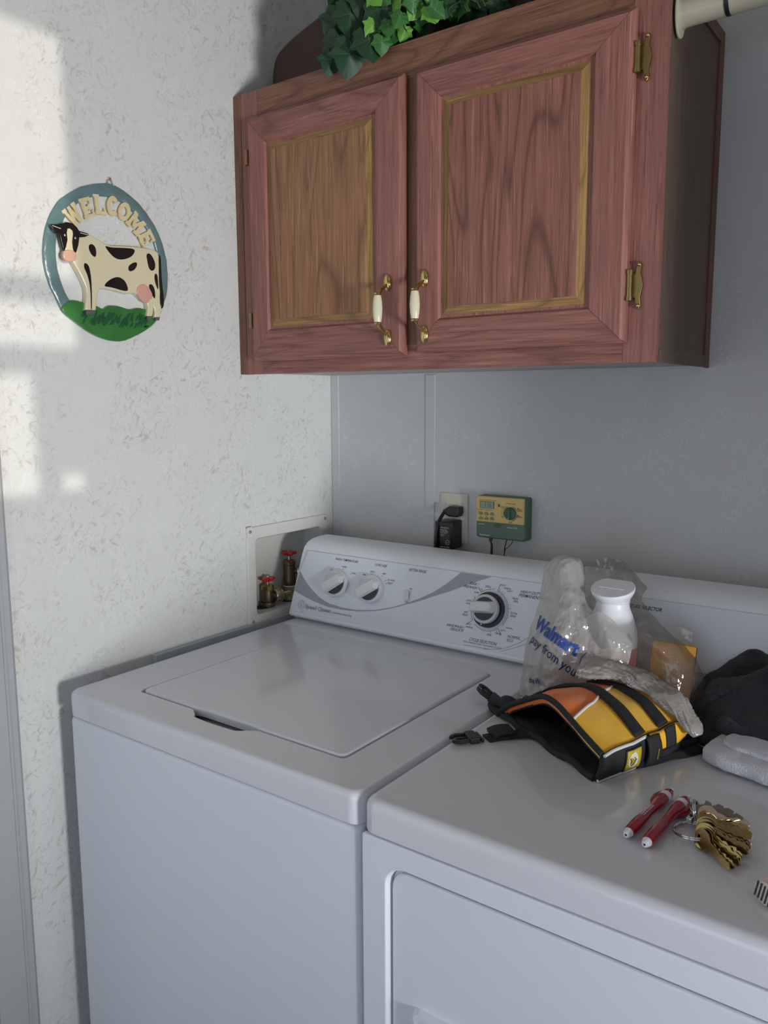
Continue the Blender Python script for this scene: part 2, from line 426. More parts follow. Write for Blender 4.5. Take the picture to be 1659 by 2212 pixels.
# ================================================================ the setting
RX, RY, RZ = 3.4, -3.0, 2.5
def struct(name, bm, m, parent=None, **k):
    o = obj(name, bm, m, parent, smooth=False, **k)
    if not parent: o['kind'] = 'structure'
    return o
struct('floor', box(BM(), -.1, RX+.1, RY-.1, .1, -.06, 0), floor_mat)
struct('ceiling', box(BM(), -.1, RX+.1, RY-.1, .1, RZ, RZ+.06), ceiling_mat)
bm = BM()   # left wall, with the hole of the water supply box
hy0, hy1, hz0, hz1 = -.278, -.052, .926, 1.104
box(bm, -.1, 0, RY, hy0, 0, RZ); box(bm, -.1, 0, hy1, 0, 0, RZ)
box(bm, -.1, 0, hy0, hy1, 0, hz0); box(bm, -.1, 0, hy0, hy1, hz1, RZ)
struct('wall_left', bm, wp_left)
struct('wall_back', box(BM(), -.1, RX+.1, 0, .1, 0, RZ), wp_back)
struct('wall_front', box(BM(), -.1, RX+.1, RY-.1, RY, 0, RZ), room_mat)
struct('wall_alcove_side', box(BM(), 1.62, 1.72, -.62, 0, 0, RZ), wp_back)
wy0, wy1, wz0, wz1 = -2.4, -1.068, 1.58, 2.13
bm = BM()
box(bm, RX, RX+.1, RY, wy0, 0, RZ); box(bm, RX, RX+.1, wy1, 0, 0, RZ)
box(bm, RX, RX+.1, wy0, wy1, 0, wz0); box(bm, RX, RX+.1, wy0, wy1, wz1, RZ)
struct('wall_right', bm, room_mat)
struct('low_light_blocker', box(BM(), 2.38, 2.46, -1.9, -.62, 0, .735), room_mat)  # unseen knee-high block, added to dim the light towards the floor
bm = BM()
box(bm, RX+.03, RX+.06, wy0, wy1, 1.73, 1.762); box(bm, RX+.03, RX+.06, wy0, wy1, 1.815, 1.845)
box(bm, RX+.03, RX+.06, -1.134, -1.104, wz0, 1.735); box(bm, RX+.03, RX+.06, -1.104, wy1, 1.605, 1.735)  # added blocks, shaped to trim the light patch on the left wall
struct('window_1', bm, frostm)
# corner strip, batten on the back wall, edge strip and cap strip on the left wall
struct('trim_1', prism(BM(), [(0, 0, .0), (.0245, 0, .0), (.0235, -.0022, .0), (.0015, -.0022, 0)], (0, 0, RZ)), wp_back)
struct('trim_2', prism(BM(), [(.2805, 0, 0), (.3065, 0, 0), (.305, -.003, 0), (.282, -.003, 0)], (0, 0, 1.4685)), wp_back)
struct('trim_3', prism(BM(), [(0, -.857, 0), (0, -.838, 0), (.0025, -.8395, 0), (.0035, -.857, 0)], (0, 0, RZ)), wp_left)
struct('trim_4', box(BM(), 0, .012, -.568, -.002, .60, .9095), plain('blue_grey_strip', sr(190, 196, 202), .5))
bm = BM()   # casing of the doorway at the left edge
prism(bm, [(0, -.93, 0), (0, -.8575, 0), (.012, -.8575, 0), (.018, -.864, 0), (.018, -.8725, 0), (.0155, -.8745, 0), (.0155, -.878, 0), (.018, -.881, 0), (.018, -.93, 0)], (0, 0, 2.05))
d1 = struct('door_1', bm, casing_mat)

# ================================================================ washing machine and dryer
PSL = .354; PL = math.hypot(1, PSL)
def panel_M(x, s, off=0.0):
    """frame on the slanted fascia: X right, Y up the slope, Z out of the face"""
    yd = Vector((0, PSL, 1)).normalized(); xd = Vector((1, 0, 0)); zd = xd.cross(yd)
    o = Vector((x, -.2254 + PSL*s/PL, .9244 + s/PL)) + zd*off
    return Matrix(((xd.x, yd.x, zd.x, o.x), (xd.y, yd.y, zd.y, o.y), (xd.z, yd.z, zd.z, o.z), (0, 0, 0, 1)))
def console(parent, x0, x1):
    prof = [(-.2110, .9150), (-.2110, .9235), (-.2250, .9235), (-.2285, .9262), (-.2285, .9310)]
    # slanted front, stands 3 mm proud of the fascia (rim)
    prof += [(-.2030, 1.0000), (-.1795, 1.0640), (-.1725, 1.0765), (-.1610, 1.0860), (-.1440, 1.0918), (-.1200, 1.0940), (-.0930, 1.0945), (-.0902, 1.0925), (-.0902, .9150)]
    bm = BM(); prism(bm, [(x0, y, z) for y, z in prof], (x1-x0, 0, 0))
    c = obj('control_console', bm, console_mat, parent, bevel=.004, seg=3, angle=30)
    return c
def fascia(con, x0, x1):
    # recess plate lying on the slanted plane
    M = panel_M(0, 0, .0052)
    poly = [(x0+.004, .010), (x1-.004, .010), (x1-.004, .1519), (x0+.021, .1519), (x0+.0085, .105)]
    me = curve_mesh([poly], .0004, .0003, M, 1)
    mesh_obj('fascia', [me], panel_mat, con)
    bm = BM()   # fine dark joint around the fascia
    pts = [M @ Vector((p[0], p[1], .0002)) for p in poly]
    for a, b in ((2, 3), (3, 4), (4, 0)): tube(bm, [pts[a], pts[b]], .00045, 5)
    obj('fascia_joint', bm, inkgrey, con)
FO = .0062
def lbl(txt, x0, x1, s, shear=.28, off=.0, h=None):
    return text_mesh(txt, cond(panel_M(x0, s, FO), 1.14), width=x1-x0, height=h, shear=shear, offset=off)
def stroke(pts, wd, off=FO):
    """flat stroke on the fascia from (x, s) points"""
    bm = BM(); M = panel_M(0, 0, off); P = [Vector((p[0], p[1], 0)) for p in pts]; L = []; Rr = []
    for i, p in enumerate(P):
        t = (P[min(i+1, len(P)-1)]-P[max(i-1, 0)]).normalized(); nrm = Vector((-t.y, t.x, 0))*wd/2
        L.append(bm.verts.new(M @ (p+nrm))); Rr.append(bm.verts.new(M @ (p-nrm)))
    for i in range(len(P)-1): bm.faces.new((L[i], Rr[i], Rr[i+1], L[i+1]))
    me = bpy.data.meshes.new('s'); bm.to_mesh(me); bm.free(); return me
def arcpts(cx, cs, r, a0, a1, n=14):
    return [(cx+r*math.cos(R(a0+(a1-a0)*i/n)), cs+r*math.sin(R(a0+(a1-a0)*i/n))) for i in range(n+1)]

WX0, WX1, FY, BY, TZ, BZ = .050, .700, -.790, -.085, .914, .868
def cap_profile(ext=None):
    pass
def machine_body(parent, x0, x1, push=0.0):
    bm = BM(); rs = []; FY = globals()['FY'] + push
    r = .012
    rs.append(rrect(x0+.001, x1-.001, FY+.002, BY, r, .02))
    rs.append(rrect(x0+.001, x1-.001, FY+.002, BY, r, BZ-.010))
    rs.append(rrect(x0+.0022, x1-.0022, FY+.0032, BY, r, BZ-.0045))
    rs.append(rrect(x0+.006, x1-.006, FY+.007, BY, r, BZ-.0012))
    rs.append(rrect(x0+.02, x1-.02, FY+.02, BY, r, BZ+.001))
    rings(bm, rs); return bm

# ---- washer
wash = empty('washing_machine', 'white top-loading washing machine with two small knobs and a large dial, in the corner', 'washing machine', (WX0+.325, -.44, 0))
Tw = Matrix.Translation((-(WX0+.325), .44, 0))
def under(parentobj):
    """children built in world coordinates: cancel the parent's offset"""
    for ch in parentobj.children:
        ch.matrix_parent_inverse = Matrix.Translation(parentobj.location).inverted()
obj('cabinet_body', machine_body(wash, WX0, WX1), enamel_side, wash, angle=50)
# top with a well for the lid and the finger scoop at its front
LX0, LX1, LY0, LY1 = .1595, .6165, -.7175, -.286
def topring(x0, x1, y0, y1, r, z, ex): return rrect(x0, x1, y0, y1, r, z, 5, ex)
fr = [.30, .335, .36, .43, .50, .575, .605, .64]     # fractions along the front edge
sc = [0, -.010, -.020, -.022, -.022, -.020, -.009, 0]   # scoop outline in y
def ex(dy, dz=0.0): return [(f, d*dy, dz*(1 if abs(d) > .015 else 0)) for f, d in zip(fr, sc)]
z = TZ
rs = [rrect(LX0+.004, LX1-.004, LY0+.004, LY1-.004, .006, z-.020, 5, ex(.8)),
      rrect(LX0+.001, LX1-.001, LY0+.001, LY1-.001, .007, z-.018, 5, ex(.95)),
      rrect(LX0, LX1, LY0, LY1, .008, z-.0035, 5, ex(1)),
      rrect(LX0-.0008, LX1+.0008, LY0-.0008, LY1+.0008, .0085, z-.0008, 5, ex(1.02)),
      rrect(LX0-.0025, LX1+.0025, LY0-.0025, LY1+.0025, .010, z, 5, ex(1.05))]
def outer(d, zz): return rrect(WX0+d, WX1-d, FY+d, BY-d*.3, max(.020-d*.7, .004), zz, 5, [(f, 0, 0) for f in fr])
rs.append(outer(.030, z)); rs.append(outer(.0105, z-.0002))
for a in (20, 40, 60, 80): rs.append(outer(.0105*(1-math.sin(R(a))), z-.0105*(1-math.cos(R(a)))))
rs += [outer(0, z-.014), outer(.0003, BZ+.003), outer(.0012, BZ+.0012), outer(.006, BZ+.0006)]
bm = BM(); rings(bm, rs, True, True)
obj('top_panel', bm, enamel, wash, angle=60)
# rear ledge step in front of the console
bm = BM(); prism(bm, [(WX0+.02, -.262, TZ-.0005), (WX0+.02, -.250, TZ+.004), (WX0+.02, -.100, TZ+.004), (WX0+.02, -.100, TZ-.0005)], (WX1-WX0-.04, 0, 0))
obj('rear_ledge', bm, enamel, wash, bevel=.002)
# lid
def lidring(d, zz):
    e = [(f, (.0035 if 0 < i < 7 else 0), 0) for i, f in enumerate(fr)]
    return rrect(LX0+.0025+d, LX1-.0025-d, LY0+.0025+d, LY1-.0015-d, .012, zz, 5, e)
rs = [lidring(0, z-.012), lidring(0, z-.0015), lidring(.001, z+.0008), lidring(.003, z+.0022), lidring(.006, z+.0026), lidring(.05, z+.0026)]
bm = BM(); rings(bm, rs)
obj('lid', bm, enamel, wash, angle=60)
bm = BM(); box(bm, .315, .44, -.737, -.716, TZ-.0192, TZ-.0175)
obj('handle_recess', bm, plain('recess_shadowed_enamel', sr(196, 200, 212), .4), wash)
# console
con = console(wash, .0555, .7005)
fascia(con, .0555, .7005)
up_ = [(.0642, .1034), (.078, .090), (.0935, .0772), (.1116, .0649), (.138, .0510), (.1652, .0425), (.205, .0385), (.2468, .0392), (.2935, .0464), (.333, .0575), (.3687, .0719), (.40, .0868), (.4298, .1043), (.458, .1265), (.4844, .1517)]
lo_ = [(.0598, .0564), (.085, .0490), (.1178, .0415), (.1425, .0372), (.1673, .0342), (.205, .0335), (.2468, .0362), (.2940, .0439), (.333, .0550), (.3693, .0692), (.402, .0818), (.4317, .0956), (.468, .1110), (.5080, .1310), (.5547, .1517)]
bm = BM(); M = panel_M(0, 0, .0060)
a = [bm.verts.new(M @ Vector((*p, 0))) for p in up_]; b = [bm.verts.new(M @ Vector((*p, 0))) for p in lo_]
for i in range(len(a)-1): bm.faces.new((b[i], b[i+1], a[i+1], a[i]))
obj('swoosh_print', bm, swoosh_mat, con, smooth=False)
texts = [('WASH TEMPERATURE', .1609, .2254, .1425), ('LOAD SIZE', .2714, .3036, .1425), ('EXTRA RINSE', .3605, .4041, .1425),
         ('HOT', .1515, .1600, .1168), ('WARM', .1835, .1962, .1275), ('COLD', .2128, .2245, .1166),
         ('MINI', .2440, .2530, .1170), ('SMALL', .2620, .2745, .1262), ('MED', .2948, .3040, .1256), ('EX LARGE', .3110, .3305, .1145),
         ('RESET', .3128, .3270, .1075), ('ON', .3700, .3770, .1030), ('OFF', .3650, .3735, .0738),
         ('SOAK /', .5077, .5302, .1330), ('PREWASH', .4966, .5280, .1256), ('SPIN', .5440, .5555, .1315), ('SOAK', .5220, .5335, .1170),
         ('EXTRA', .5080, .5205, .0985), ('RINSE', .5085, .5200, .0928), ('SPIN', .5070, .5165, .0751), ('RINSE', .5050, .5180, .0698),
         ('LIGHT', .5165, .5290, .0531), ('NORMAL', .5170, .5340, .0473), ('HANDWASH /', .4740, .5150, .0444), ('DELICATE', .4839, .5142, .0380),
         ('CYCLE SELECTION', .5296, .5905, .0250), ('PULL KNOB TO START - PUSH KNOB TO STOP', .5183, .6011, .0185),
         ('SPIN', .5655, .5755, .0399), ('RINSE', .5840, .5960, .0454), ('LIGHT', .5915, .6035, .0531), ('NORMAL', .6030, .6180, .0592),
         ('NORMAL', .6094, .6368, .0440), ('ECO', .6094, .6228, .0368), ('EXTRA', .6080, .6215, .0885), ('RINSE', .6080, .6200, .0830),
         ('HEAVY', .5745, .5880, .1385), ('NORMAL', .5840, .6000, .1335), ('LIGHT', .5920, .6045, .1290), ('RINSE', .6065, .6190, .1165),
         ('SPIN', .6090, .6195, .1112), ('HEAVY DUTY', .6204, .6640, .1319), ('PERMANENT PRESS', .6186, .6860, .1247),
         ('Commercial Heavy Duty', .1818, .2362, .0238)]
big = {'WASH TEMPERATURE', 'LOAD SIZE', 'EXTRA RINSE', 'SOAK /', 'PREWASH', 'HANDWASH /', 'DELICATE', 'CYCLE SELECTION', 'HEAVY DUTY', 'PERMANENT PRESS', 'ECO'}
ms = [lbl(t, x0, x1, s, off=(.004 if t in big else 0)) for t, x0, x1, s in texts]
for p in ([(.1872, .1212), (.1880, .1240)], [(.2088, .1128), (.2104, .1148)], [(.2680, .1200), (.2680, .1222)], [(.2948, .1195), (.2962, .1215)], [(.3055, .1108), (.3077, .1122)], [(.3085, .1055), (.3110, .1062)]):
    ms.append(stroke(p, .0011))
DC = (.562, .0868)      # large dial: printed ring of segments round it
rr_ = .0405
for a0, a1 in ((88, 128), (-8, 75), (-35, -12), (-128, -52), (172, 218), (150, 168)): ms.append(stroke(arcpts(*DC, rr_, a0, a1), .0007))
for a_, r1, r2, wdt in ((75, rr_, .0535, .0008), (70, rr_, .047, .0006), (62, .0425, .0455, .0006), (55, .0425, .0455, .0006), (22, .042, .046, .0006), (12, .042, .046, .0006), (-8, rr_, .0435, .0007),
                        (-12, rr_, .0435, .0007), (-35, rr_, .0435, .0007), (-52, rr_, .0555, .0008), (-58, .042, .0455, .0006), (-75, .042, .0455, .0006), (-95, .042, .0455, .0006), (-128, rr_, .044, .0007),
                        (218, rr_, .0555, .0008), (212, .042, .0455, .0006), (190, .042, .0455, .0006), (182, .042, .0455, .0006), (172, rr_, .044, .0007), (168, rr_, .044, .0007), (150, rr_, .044, .0007),
                        (128, rr_, .0525, .0009), (123, .042, .047, .0009), (98, .042, .0455, .0006), (88, rr_, .044, .0007)):
    ms.append(stroke([(DC[0]+r1*math.cos(R(a_)), DC[1]+r1*math.sin(R(a_))), (DC[0]+r2*math.cos(R(a_)), DC[1]+r2*math.sin(R(a_)))], wdt))
for pth in ([(.5195, .012), (.545, .0125), (.575, .013)], [(.565, .0122), (.5835, .0140), (.61, .0215), (.6325, .034), (.652, .0482), (.668, .061)], [(.600, .0125), (.64, .031), (.668, .049)]):
    ms.append(stroke(spline([(*p, 0) for p in pth], 6), .0005))
mesh_obj('printed_lettering', ms, ink, con, label='black printed words and dial marks')
# maker's emblem: ring with a crowned pictogram and outlined name
em = [stroke(arcpts(.0893, .0275, .0098, -60, 285, 30), .0006), stroke(arcpts(.0893, .0275, .0072, -50, 255, 24), .0006),
      stroke([(.0905, .0165), (.0925, .0150), (.0940, .0118), (.0975, .0125), (.0960, .0155), (.0985, .0180)], .0006), stroke([(.0872, .0295), (.0872, .0255), (.0907, .0255), (.0907, .0295)], .0005),
      stroke([(.0890, .0300), (.0890, .0258)], .0005), stroke([(.0862, .0305), (.0918, .0305)], .0005), stroke([(.0885, .0255), (.0875, .0205)], .0005), stroke([(.0900, .0255), (.0905, .0205)], .0005)]
mesh_obj('maker_emblem', em, inkgrey, con)
o1 = text_mesh('Speed Queen', panel_M(.1010, .0250, FO), width=.0765, height=.0118, offset=.05)
mesh_obj('maker_name', [o1], inkgrey, con)
o2 = text_mesh('Speed Queen', panel_M(.1018, .0252, FO+.0003), width=.0750, height=.0104, offset=-.012)
mesh_obj('maker_name_fill', [o2], panel_mat, con)
# knobs
def knob(par, x, s, ang, Rk, hgt, dial=False):
    M = panel_M(x, s, .0058); rot = Matrix.Rotation(R(ang), 4, 'Z')
    k = None
    if dial:
        bm = BM(); lathe(bm, [(.0375, 0), (.0378, .0022), (.0360, .0030), (.0345, .0030)], 48, M); r0 = obj('dial_ring', bm, knob_mat, par)
        bm = BM(); lathe(bm, [(.0345, .0025), (.0345, .0075), (.033, .0085), (.027, .0085)], 48, M); obj('dial_skirt', bm, navy, par)
        bm = BM(); lathe(bm, [(.0017, .0085), (.0017, .0088)], 10, M @ Matrix.Translation((-.008, -.0298, 0))); obj('dial_pointer_dot', bm, knob_mat, par)
    z0 = .012 if dial else .0008
    bm = BM(); lathe(bm, [(Rk*.97, z0-.0005), (Rk, z0+hgt*.35), (Rk*.97, z0+hgt*.62), (Rk*.90, z0+hgt*.68), (Rk*.86, z0+hgt*.60)], 48, M)
    k = obj('knob', bm, knob_mat, par)
    bm = BM()   # dark inset: disc under the grip
    lathe(bm, [(Rk*.80, z0+hgt*.62), (Rk*.80, z0+hgt*.66)], 48, M)
    if dial: obj('knob_inset', bm, navy, par, smooth=False)
    else:
        bm.free(); bm = BM()
        pts = [Vector((Rk*.80*math.cos(R(t)), Rk*.80*math.sin(R(t)), z0+hgt*.66)) for t in range(-170, -9, 8)]
        prism(bm, [M @ rot @ p for p in pts], M.to_3x3() @ Vector((0, 0, .0004))); obj('knob_inset', bm, navy, par, smooth=False)
        bm = BM()
        pts = [Vector((Rk*.86*math.cos(R(t)), Rk*.86*math.sin(R(t)), z0+hgt*.60)) for t in range(0, 181, 8)]
        prism(bm, [M @ rot @ p for p in pts], M.to_3x3() @ Vector((0, 0, hgt*.08))); obj('knob_shoulder', bm, knob_mat, par, smooth=False)
    bm = BM()   # wedge grip across the middle, its nose overhanging at one end
    hw = Rk*.42; z1 = z0+hgt*.62; z2 = z0+hgt*1.22; e = Rk*.80; nose = Rk*.95
    V = [(-nose, -hw, z1), (e*.9, -hw, z1), (Rk*.98, 0, z1), (e*.9, hw, z1), (-nose, hw, z1),
         (-nose*.96, -hw*.72, z2), (e*.62, -hw*.72, z2), (e*.78, 0, z2*.97), (e*.62, hw*.72, z2), (-nose*.96, hw*.72, z2)]
    up_s = Rk*.10 if dial else Rk*.06
    vs = [bm.verts.new(M @ rot @ Vector((p[0], p[1]+up_s, p[2]))) for p in V]
    bm.faces.new(vs[0:5][::-1]); bm.faces.new(vs[5:10])
    for i in range(5): bm.faces.new((vs[i], vs[(i+1) % 5], vs[5+(i+1) % 5], vs[5+i]))
    obj('knob_grip', bm, knob_mat, par, bevel=.0012, seg=2)
    return k
# subparts go straight under the machine to stay within three levels
knob(con, .1795, .0885, 36, .0312, .0160)
knob(con, .2745, .0885, 34, .0312, .0160)
knob(con, .562, .0868, 6, .0285, .017, True)
bm = BM(); M = panel_M(.3690, .0880, .0058)
vs = [(-.0068, -.0115, 0), (.0068, -.0115, 0), (.0068, .0115, 0), (-.0068, .0115, 0)]
prism(bm, [M @ Vector(p) for p in vs], M.to_3x3() @ Vector((0, 0, .002))); obj('switch_bezel', bm, knob_mat, con, smooth=False, bevel=.0006)
bm = BM(); prism(bm, [M @ Vector(p) for p in ((-.005, -.0095, .002), (-.005, -.0095, .0032), (-.005, .0, .0026), (-.005, .0095, .0062), (-.005, .0095, .002))], M.to_3x3() @ Vector((.010, 0, 0)))
obj('rocker_switch', bm, knob_mat, con, smooth=False, bevel=.0005)
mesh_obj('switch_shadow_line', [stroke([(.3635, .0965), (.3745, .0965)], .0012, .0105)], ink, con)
for ch in wash.children: ch.matrix_parent_inverse = Matrix.Translation(wash.location).inverted()

# ---- dryer
DX0, DX1 = .7030, 1.390
dry = empty('clothes_dryer', 'white front-loading clothes dryer under the bag and vest, right of the washer', 'dryer', ((DX0+DX1)/2, -.44, 0))
bm = machine_body(dry, DX0, DX1, .012)
obj('cabinet_body', bm, enamel_side, dry, angle=50)
def outer2(d, zz): return rrect(DX0+d, DX1-d, FY-.002+d, BY-d*.3, max(.020-d*.7, .004), zz, 6)
rs = [outer2(.03, TZ), outer2(.0135, TZ-.0002)]
for a in (20, 40, 60, 80): rs.append(outer2(.0135*(1-math.sin(R(a))), TZ-.0135*(1-math.cos(R(a)))))
rs += [outer2(0, TZ-.018), outer2(.0003, BZ+.003), outer2(.0012, BZ+.0012), outer2(.006, BZ+.0006)]
bm = BM(); rings(bm, rs); obj('top_panel', bm, enamel, dry, angle=60)
# front panel surround: plate with a large rounded opening, and the door set into it
def vring(x0, x1, z0, z1, r, y, n=6):
    return [Vector((p.x, y, p.y)) for p in rrect(x0, x1, z0, z1, r, 0, n)]
fx0, fx1, fz0, fz1 = .7425, 1.356, .06, .8355
yf = FY + .003
bm = BM()
rings(bm, [vring(DX0+.0015, DX1-.0015, .03, BZ-.0012, .004, yf+.002), vring(DX0+.0015, DX1-.0015, .03, BZ-.0012, .004, yf-.0030), vring(DX0+.004, DX1-.004, .032, BZ-.0035, .006, yf-.0050),
           vring(fx0-.0025, fx1+.0025, fz0-.0025, fz1+.0025, .031, yf-.0050), vring(fx0, fx1, fz0, fz1, .028, yf-.0030), vring(fx0+.0012, fx1-.0012, fz0+.0012, fz1-.0012, .027, yf+.009)], False, False)
obj('front_surround', bm, enamel_side, dry, angle=60)
bm = BM()
g = .0035
gt = .0090
rings(bm, [vring(fx0+g, fx1-g, fz0+g, fz1-gt, .024, yf+.008), vring(fx0+g, fx1-g, fz0+g, fz1-gt, .024, yf+.0055), vring(fx0+g+.003, fx1-g-.003, fz0+g+.003, fz1-gt-.003, .022, yf+.0030)])
dd = obj('door', bm, enamel_side, dry, angle=60)
bm = BM()   # finger-pull plate standing out of the door
rings(bm, [vring(.779, .905, .50, .6545, .012, yf+.004), vring(.784, .900, .507, .6520, .010, yf-.006), vring(.790, .894, .513, .6420, .008, yf-.007), vring(.797, .887, .52, .6320, .008, yf-.001)])
obj('door_pull', bm, enamel_side, dd, angle=40)
con2 = console(dry, .7090, 1.3885)
fascia(con2, .7090, 1.3885)
ms = [lbl('TEMPERATURE SELECTOR', .8015, .8869, .1360, off=.018)]
ms.append(stroke(spline([(.90, .0385, 0), (.9705, .0433, 0), (1.0056, .0502, 0), (1.0611, .0706, 0), (1.12, .100, 0)], 6), .0005))
ms.append(stroke(spline([(.90, .0355, 0), (.9705, .0395, 0), (1.0056, .0455, 0), (1.0611, .0660, 0), (1.12, .0945, 0)], 6), .0005))
ms.append(stroke(spline([(.95, .0400, 0), (1.0056, .0480, 0), (1.0611, .0685, 0)], 6), .0004))
ms.append(stroke(arcpts(1.0056, .0500, .0006, 0, 330, 8), .0008))
mesh_obj('printed_lettering', ms, ink, con2)
for ch in dry.children: ch.matrix_parent_inverse = Matrix.Translation(dry.location).inverted()

# ================================================================ wall cabinet
CY, CZ0, CZ1, CX1 = -.304, 1.4688, 2.0357, .8942
cab = empty('wall_cabinet', 'pink-brown oak two-door wall cabinet over the washer and dryer', 'cabinet', (0, 0, 0))
def part(name, bm, m, par=cab, **k): return obj(name, bm, m, par, **k)
part('carcass', box(BM(), .004, CX1-.006, CY+.016, -.001, CZ0+.004, CZ1-.002), under_mat, smooth=False)
part('filler_strip', box(BM(), .0005, .0215, CY-.0005, CY+.02, CZ0, CZ1), brownoak_v, smooth=False, bevel=.001)
part('stile', box(BM(), .0225, .068, CY, CY+.018, CZ0, CZ1), pinkoak_v, smooth=False)
part('stile', box(BM(), .425, .480, CY+.0006, CY+.018, CZ0+.035, CZ1-.045), brownoak_v, smooth=False)
part('stile', box(BM(), .845, CX1, CY, CY+.018, CZ0, CZ1), pinkoak_v, smooth=False)
part('rail', box(BM(), .0685, .8445, CY, CY+.018, CZ0, CZ0+.045), pinkoak_h, smooth=False)
part('rail', box(BM(), .0685, .8445, CY, CY+.018, CZ1-.062, CZ1), brownoak_h, smooth=False)
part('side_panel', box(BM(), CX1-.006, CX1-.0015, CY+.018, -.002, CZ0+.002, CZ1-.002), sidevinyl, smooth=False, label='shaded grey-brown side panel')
part('side_trim', box(BM(), CX1-.0015, CX1+.0015, -.026, -.0015, CZ0-.0008, CZ1), brownoak_v, smooth=False, bevel=.0006)
bm = BM(); prism(bm, [(CX1-.0015, CY+.019, CZ1), (CX1+.0015, CY+.019, CZ1), (CX1+.0015, CY+.019, CZ1-.022), (CX1-.0015, CY+.019, CZ1-.022)], (0, -CY-.019-.027, 0))
part('side_trim', bm, brownoak_h, smooth=False)
bm = BM(); prism(bm, [(CX1-.0015, CY+.019, CZ0), (CX1+.0010, CY+.019, CZ0), (CX1+.0010, CY+.019, CZ0+.020), (CX1-.0015, CY+.019, CZ0+.020)], (0, -CY-.019-.027, 0))
part('side_trim', bm, sidevinyl, smooth=False)
def door(x0, x1, z0, z1, px0, px1, pz0, pz1, panel, fv, fh):
    d = obj('cabinet_door', box(BM(), x0+.004, x1-.004, CY-.013, CY-.001, z0+.004, z1-.004), fv, cab, smooth=False)
    yo, yi = CY-.0175, CY-.0195      # frame surface rises slightly inwards
    def frame_piece(ax, o, i):
        """mitred moulding: o = outer edge ends, i = inner edge ends (x, z)"""
        bm = BM()
        def P(p, q, f): return (p[0]*(1-f)+q[0]*f, p[1]*(1-f)+q[1]*f)
        prof = [(0, CY-.002), (0, CY-.011), (.05, CY-.0125), (.12, yo), (.80, yi), (.92, yi+.0015), (1, yi+.008), (1, CY-.006)]
        A = [bm.verts.new((P(o[0], i[0], f)[0], y, P(o[0], i[0], f)[1])) for f, y in prof]
        B = [bm.verts.new((P(o[1], i[1], f)[0], y, P(o[1], i[1], f)[1])) for f, y in prof]
        n = len(A)
        for k in range(n): bm.faces.new((A[k], B[k], B[(k+1) % n], A[(k+1) % n]))
        bm.faces.new(A[::-1]); bm.faces.new(B)
        return obj('door_frame_'+('stile' if ax == 'v' else 'rail'), bm, fv if ax == 'v' else fh, d, angle=25)
    e = .0004
    frame_piece('v', ((x0, z0+e), (x0, z1-e)), ((px0, pz0+e), (px0, pz1-e)))
    frame_piece('v', ((x1, z0+e), (x1, z1-e)), ((px1, pz0+e), (px1, pz1-e)))
    frame_piece('h', ((x0+e, z0), (x1-e, z0)), ((px0+e, pz0), (px1-e, pz0)))
    frame_piece('h', ((x0+e, z1), (x1-e, z1)), ((px0+e, pz1), (px1-e, pz1)))
    # raised panel: golden sloping border, then flat field
    b = .017; y0, y1 = CY-.0115, CY-.0185
    q0 = ((px0, pz0), (px1, pz0), (px1, pz1), (px0, pz1)); q1 = ((px0+b, pz0+b), (px1-b, pz0+b), (px1-b, pz1-b), (px0+b, pz1-b))
    for k in range(4):
        j = (k+1) % 4; bm = BM()
        t = [(q0[k][0], y0, q0[k][1]), (q0[j][0], y0, q0[j][1]), (q1[j][0], y1, q1[j][1]), (q1[k][0], y1, q1[k][1])]
        prism(bm, t, (0, .006, 0)); obj('panel_border', bm, goldoak_h if k in (0, 2) else goldoak_v, d, smooth=False, label='golden oak border strip')
    obj('door_panel', box(BM(), px0+b, px1-b, y1-.0006, y1+.008, pz0+b, pz1-b), panel, d, smooth=False, bevel=.0008)
    return d
dl = door(.0530, .4405, 1.4945, 1.9800, .1060, .3765, 1.5600, 1.9240, tanoak, pinkoak_v, pinkoak_h)
dl['label'] = 'left cabinet door with tan panel'
drr = door(.4665, .8520, 1.4985, 1.9770, .5200, .7900, 1.5570, 1.9230, redoak, pinkoak_v, pinkoak_h)
drr['label'] = 'right cabinet door with reddish panel'
# pulls: brass arch with spoon-shaped feet and a cream ceramic barrel
def pull(x, zt, zb):
    zc = (zt+zb)/2; y0 = CY-.0195; bm = BM()
    hl = (zt-zb)/2
    bm = BM()
    path = spline([(x, y0-.003, zc+hl), (x, y0-.010, zc+hl*.90), (x, y0-.022, zc+hl*.72), (x, y0-.030, zc+hl*.52), (x, y0-.032, zc+hl*.40), (x, y0-.032, zc)], 5)
    tube(bm, path, [.0030+.0012*i/len(path) for i in range(len(path))], 12)
    path = [Vector((p.x, p.y, 2*zc-p.z)) for p in path]
    tube(bm, path, [.0030+.0012*i/len(path) for i in range(len(path))], 12)
    for s in (1, -1):
        M = Matrix.Translation((x, y0-.0015, zc+s*(hl+.004))) @ Matrix.Diagonal((.0085, .0055, .0155, 1))
        bmesh.ops.create_uvsphere(bm, u_segments=16, v_segments=10, radius=1, matrix=M)
        lathe(bm, [(.0058, 0), (.0070, .001), (.0070, .003), (.0058, .004)], 16, Matrix.Translation((x, y0-.032, zc+s*.0245+(-.004 if s < 0 else 0)-(.0 if s < 0 else 0))))
    h = obj('door_pull', bm, brass, cab, label='brass pull with cream ceramic grip')
    bm = BM()
    lathe(bm, [(.0066, -.0235), (.0082, -.014), (.0092, 0), (.0082, .014), (.0066, .0235)], 24, Matrix.Translation((x, y0-.032, zc)))
    g = obj('ceramic_grip', bm, ceramic, h, label='cream ceramic grip')
pull(.4095, 1.6215, 1.5305)
pull(.4905, 1.6215, 1.5330)
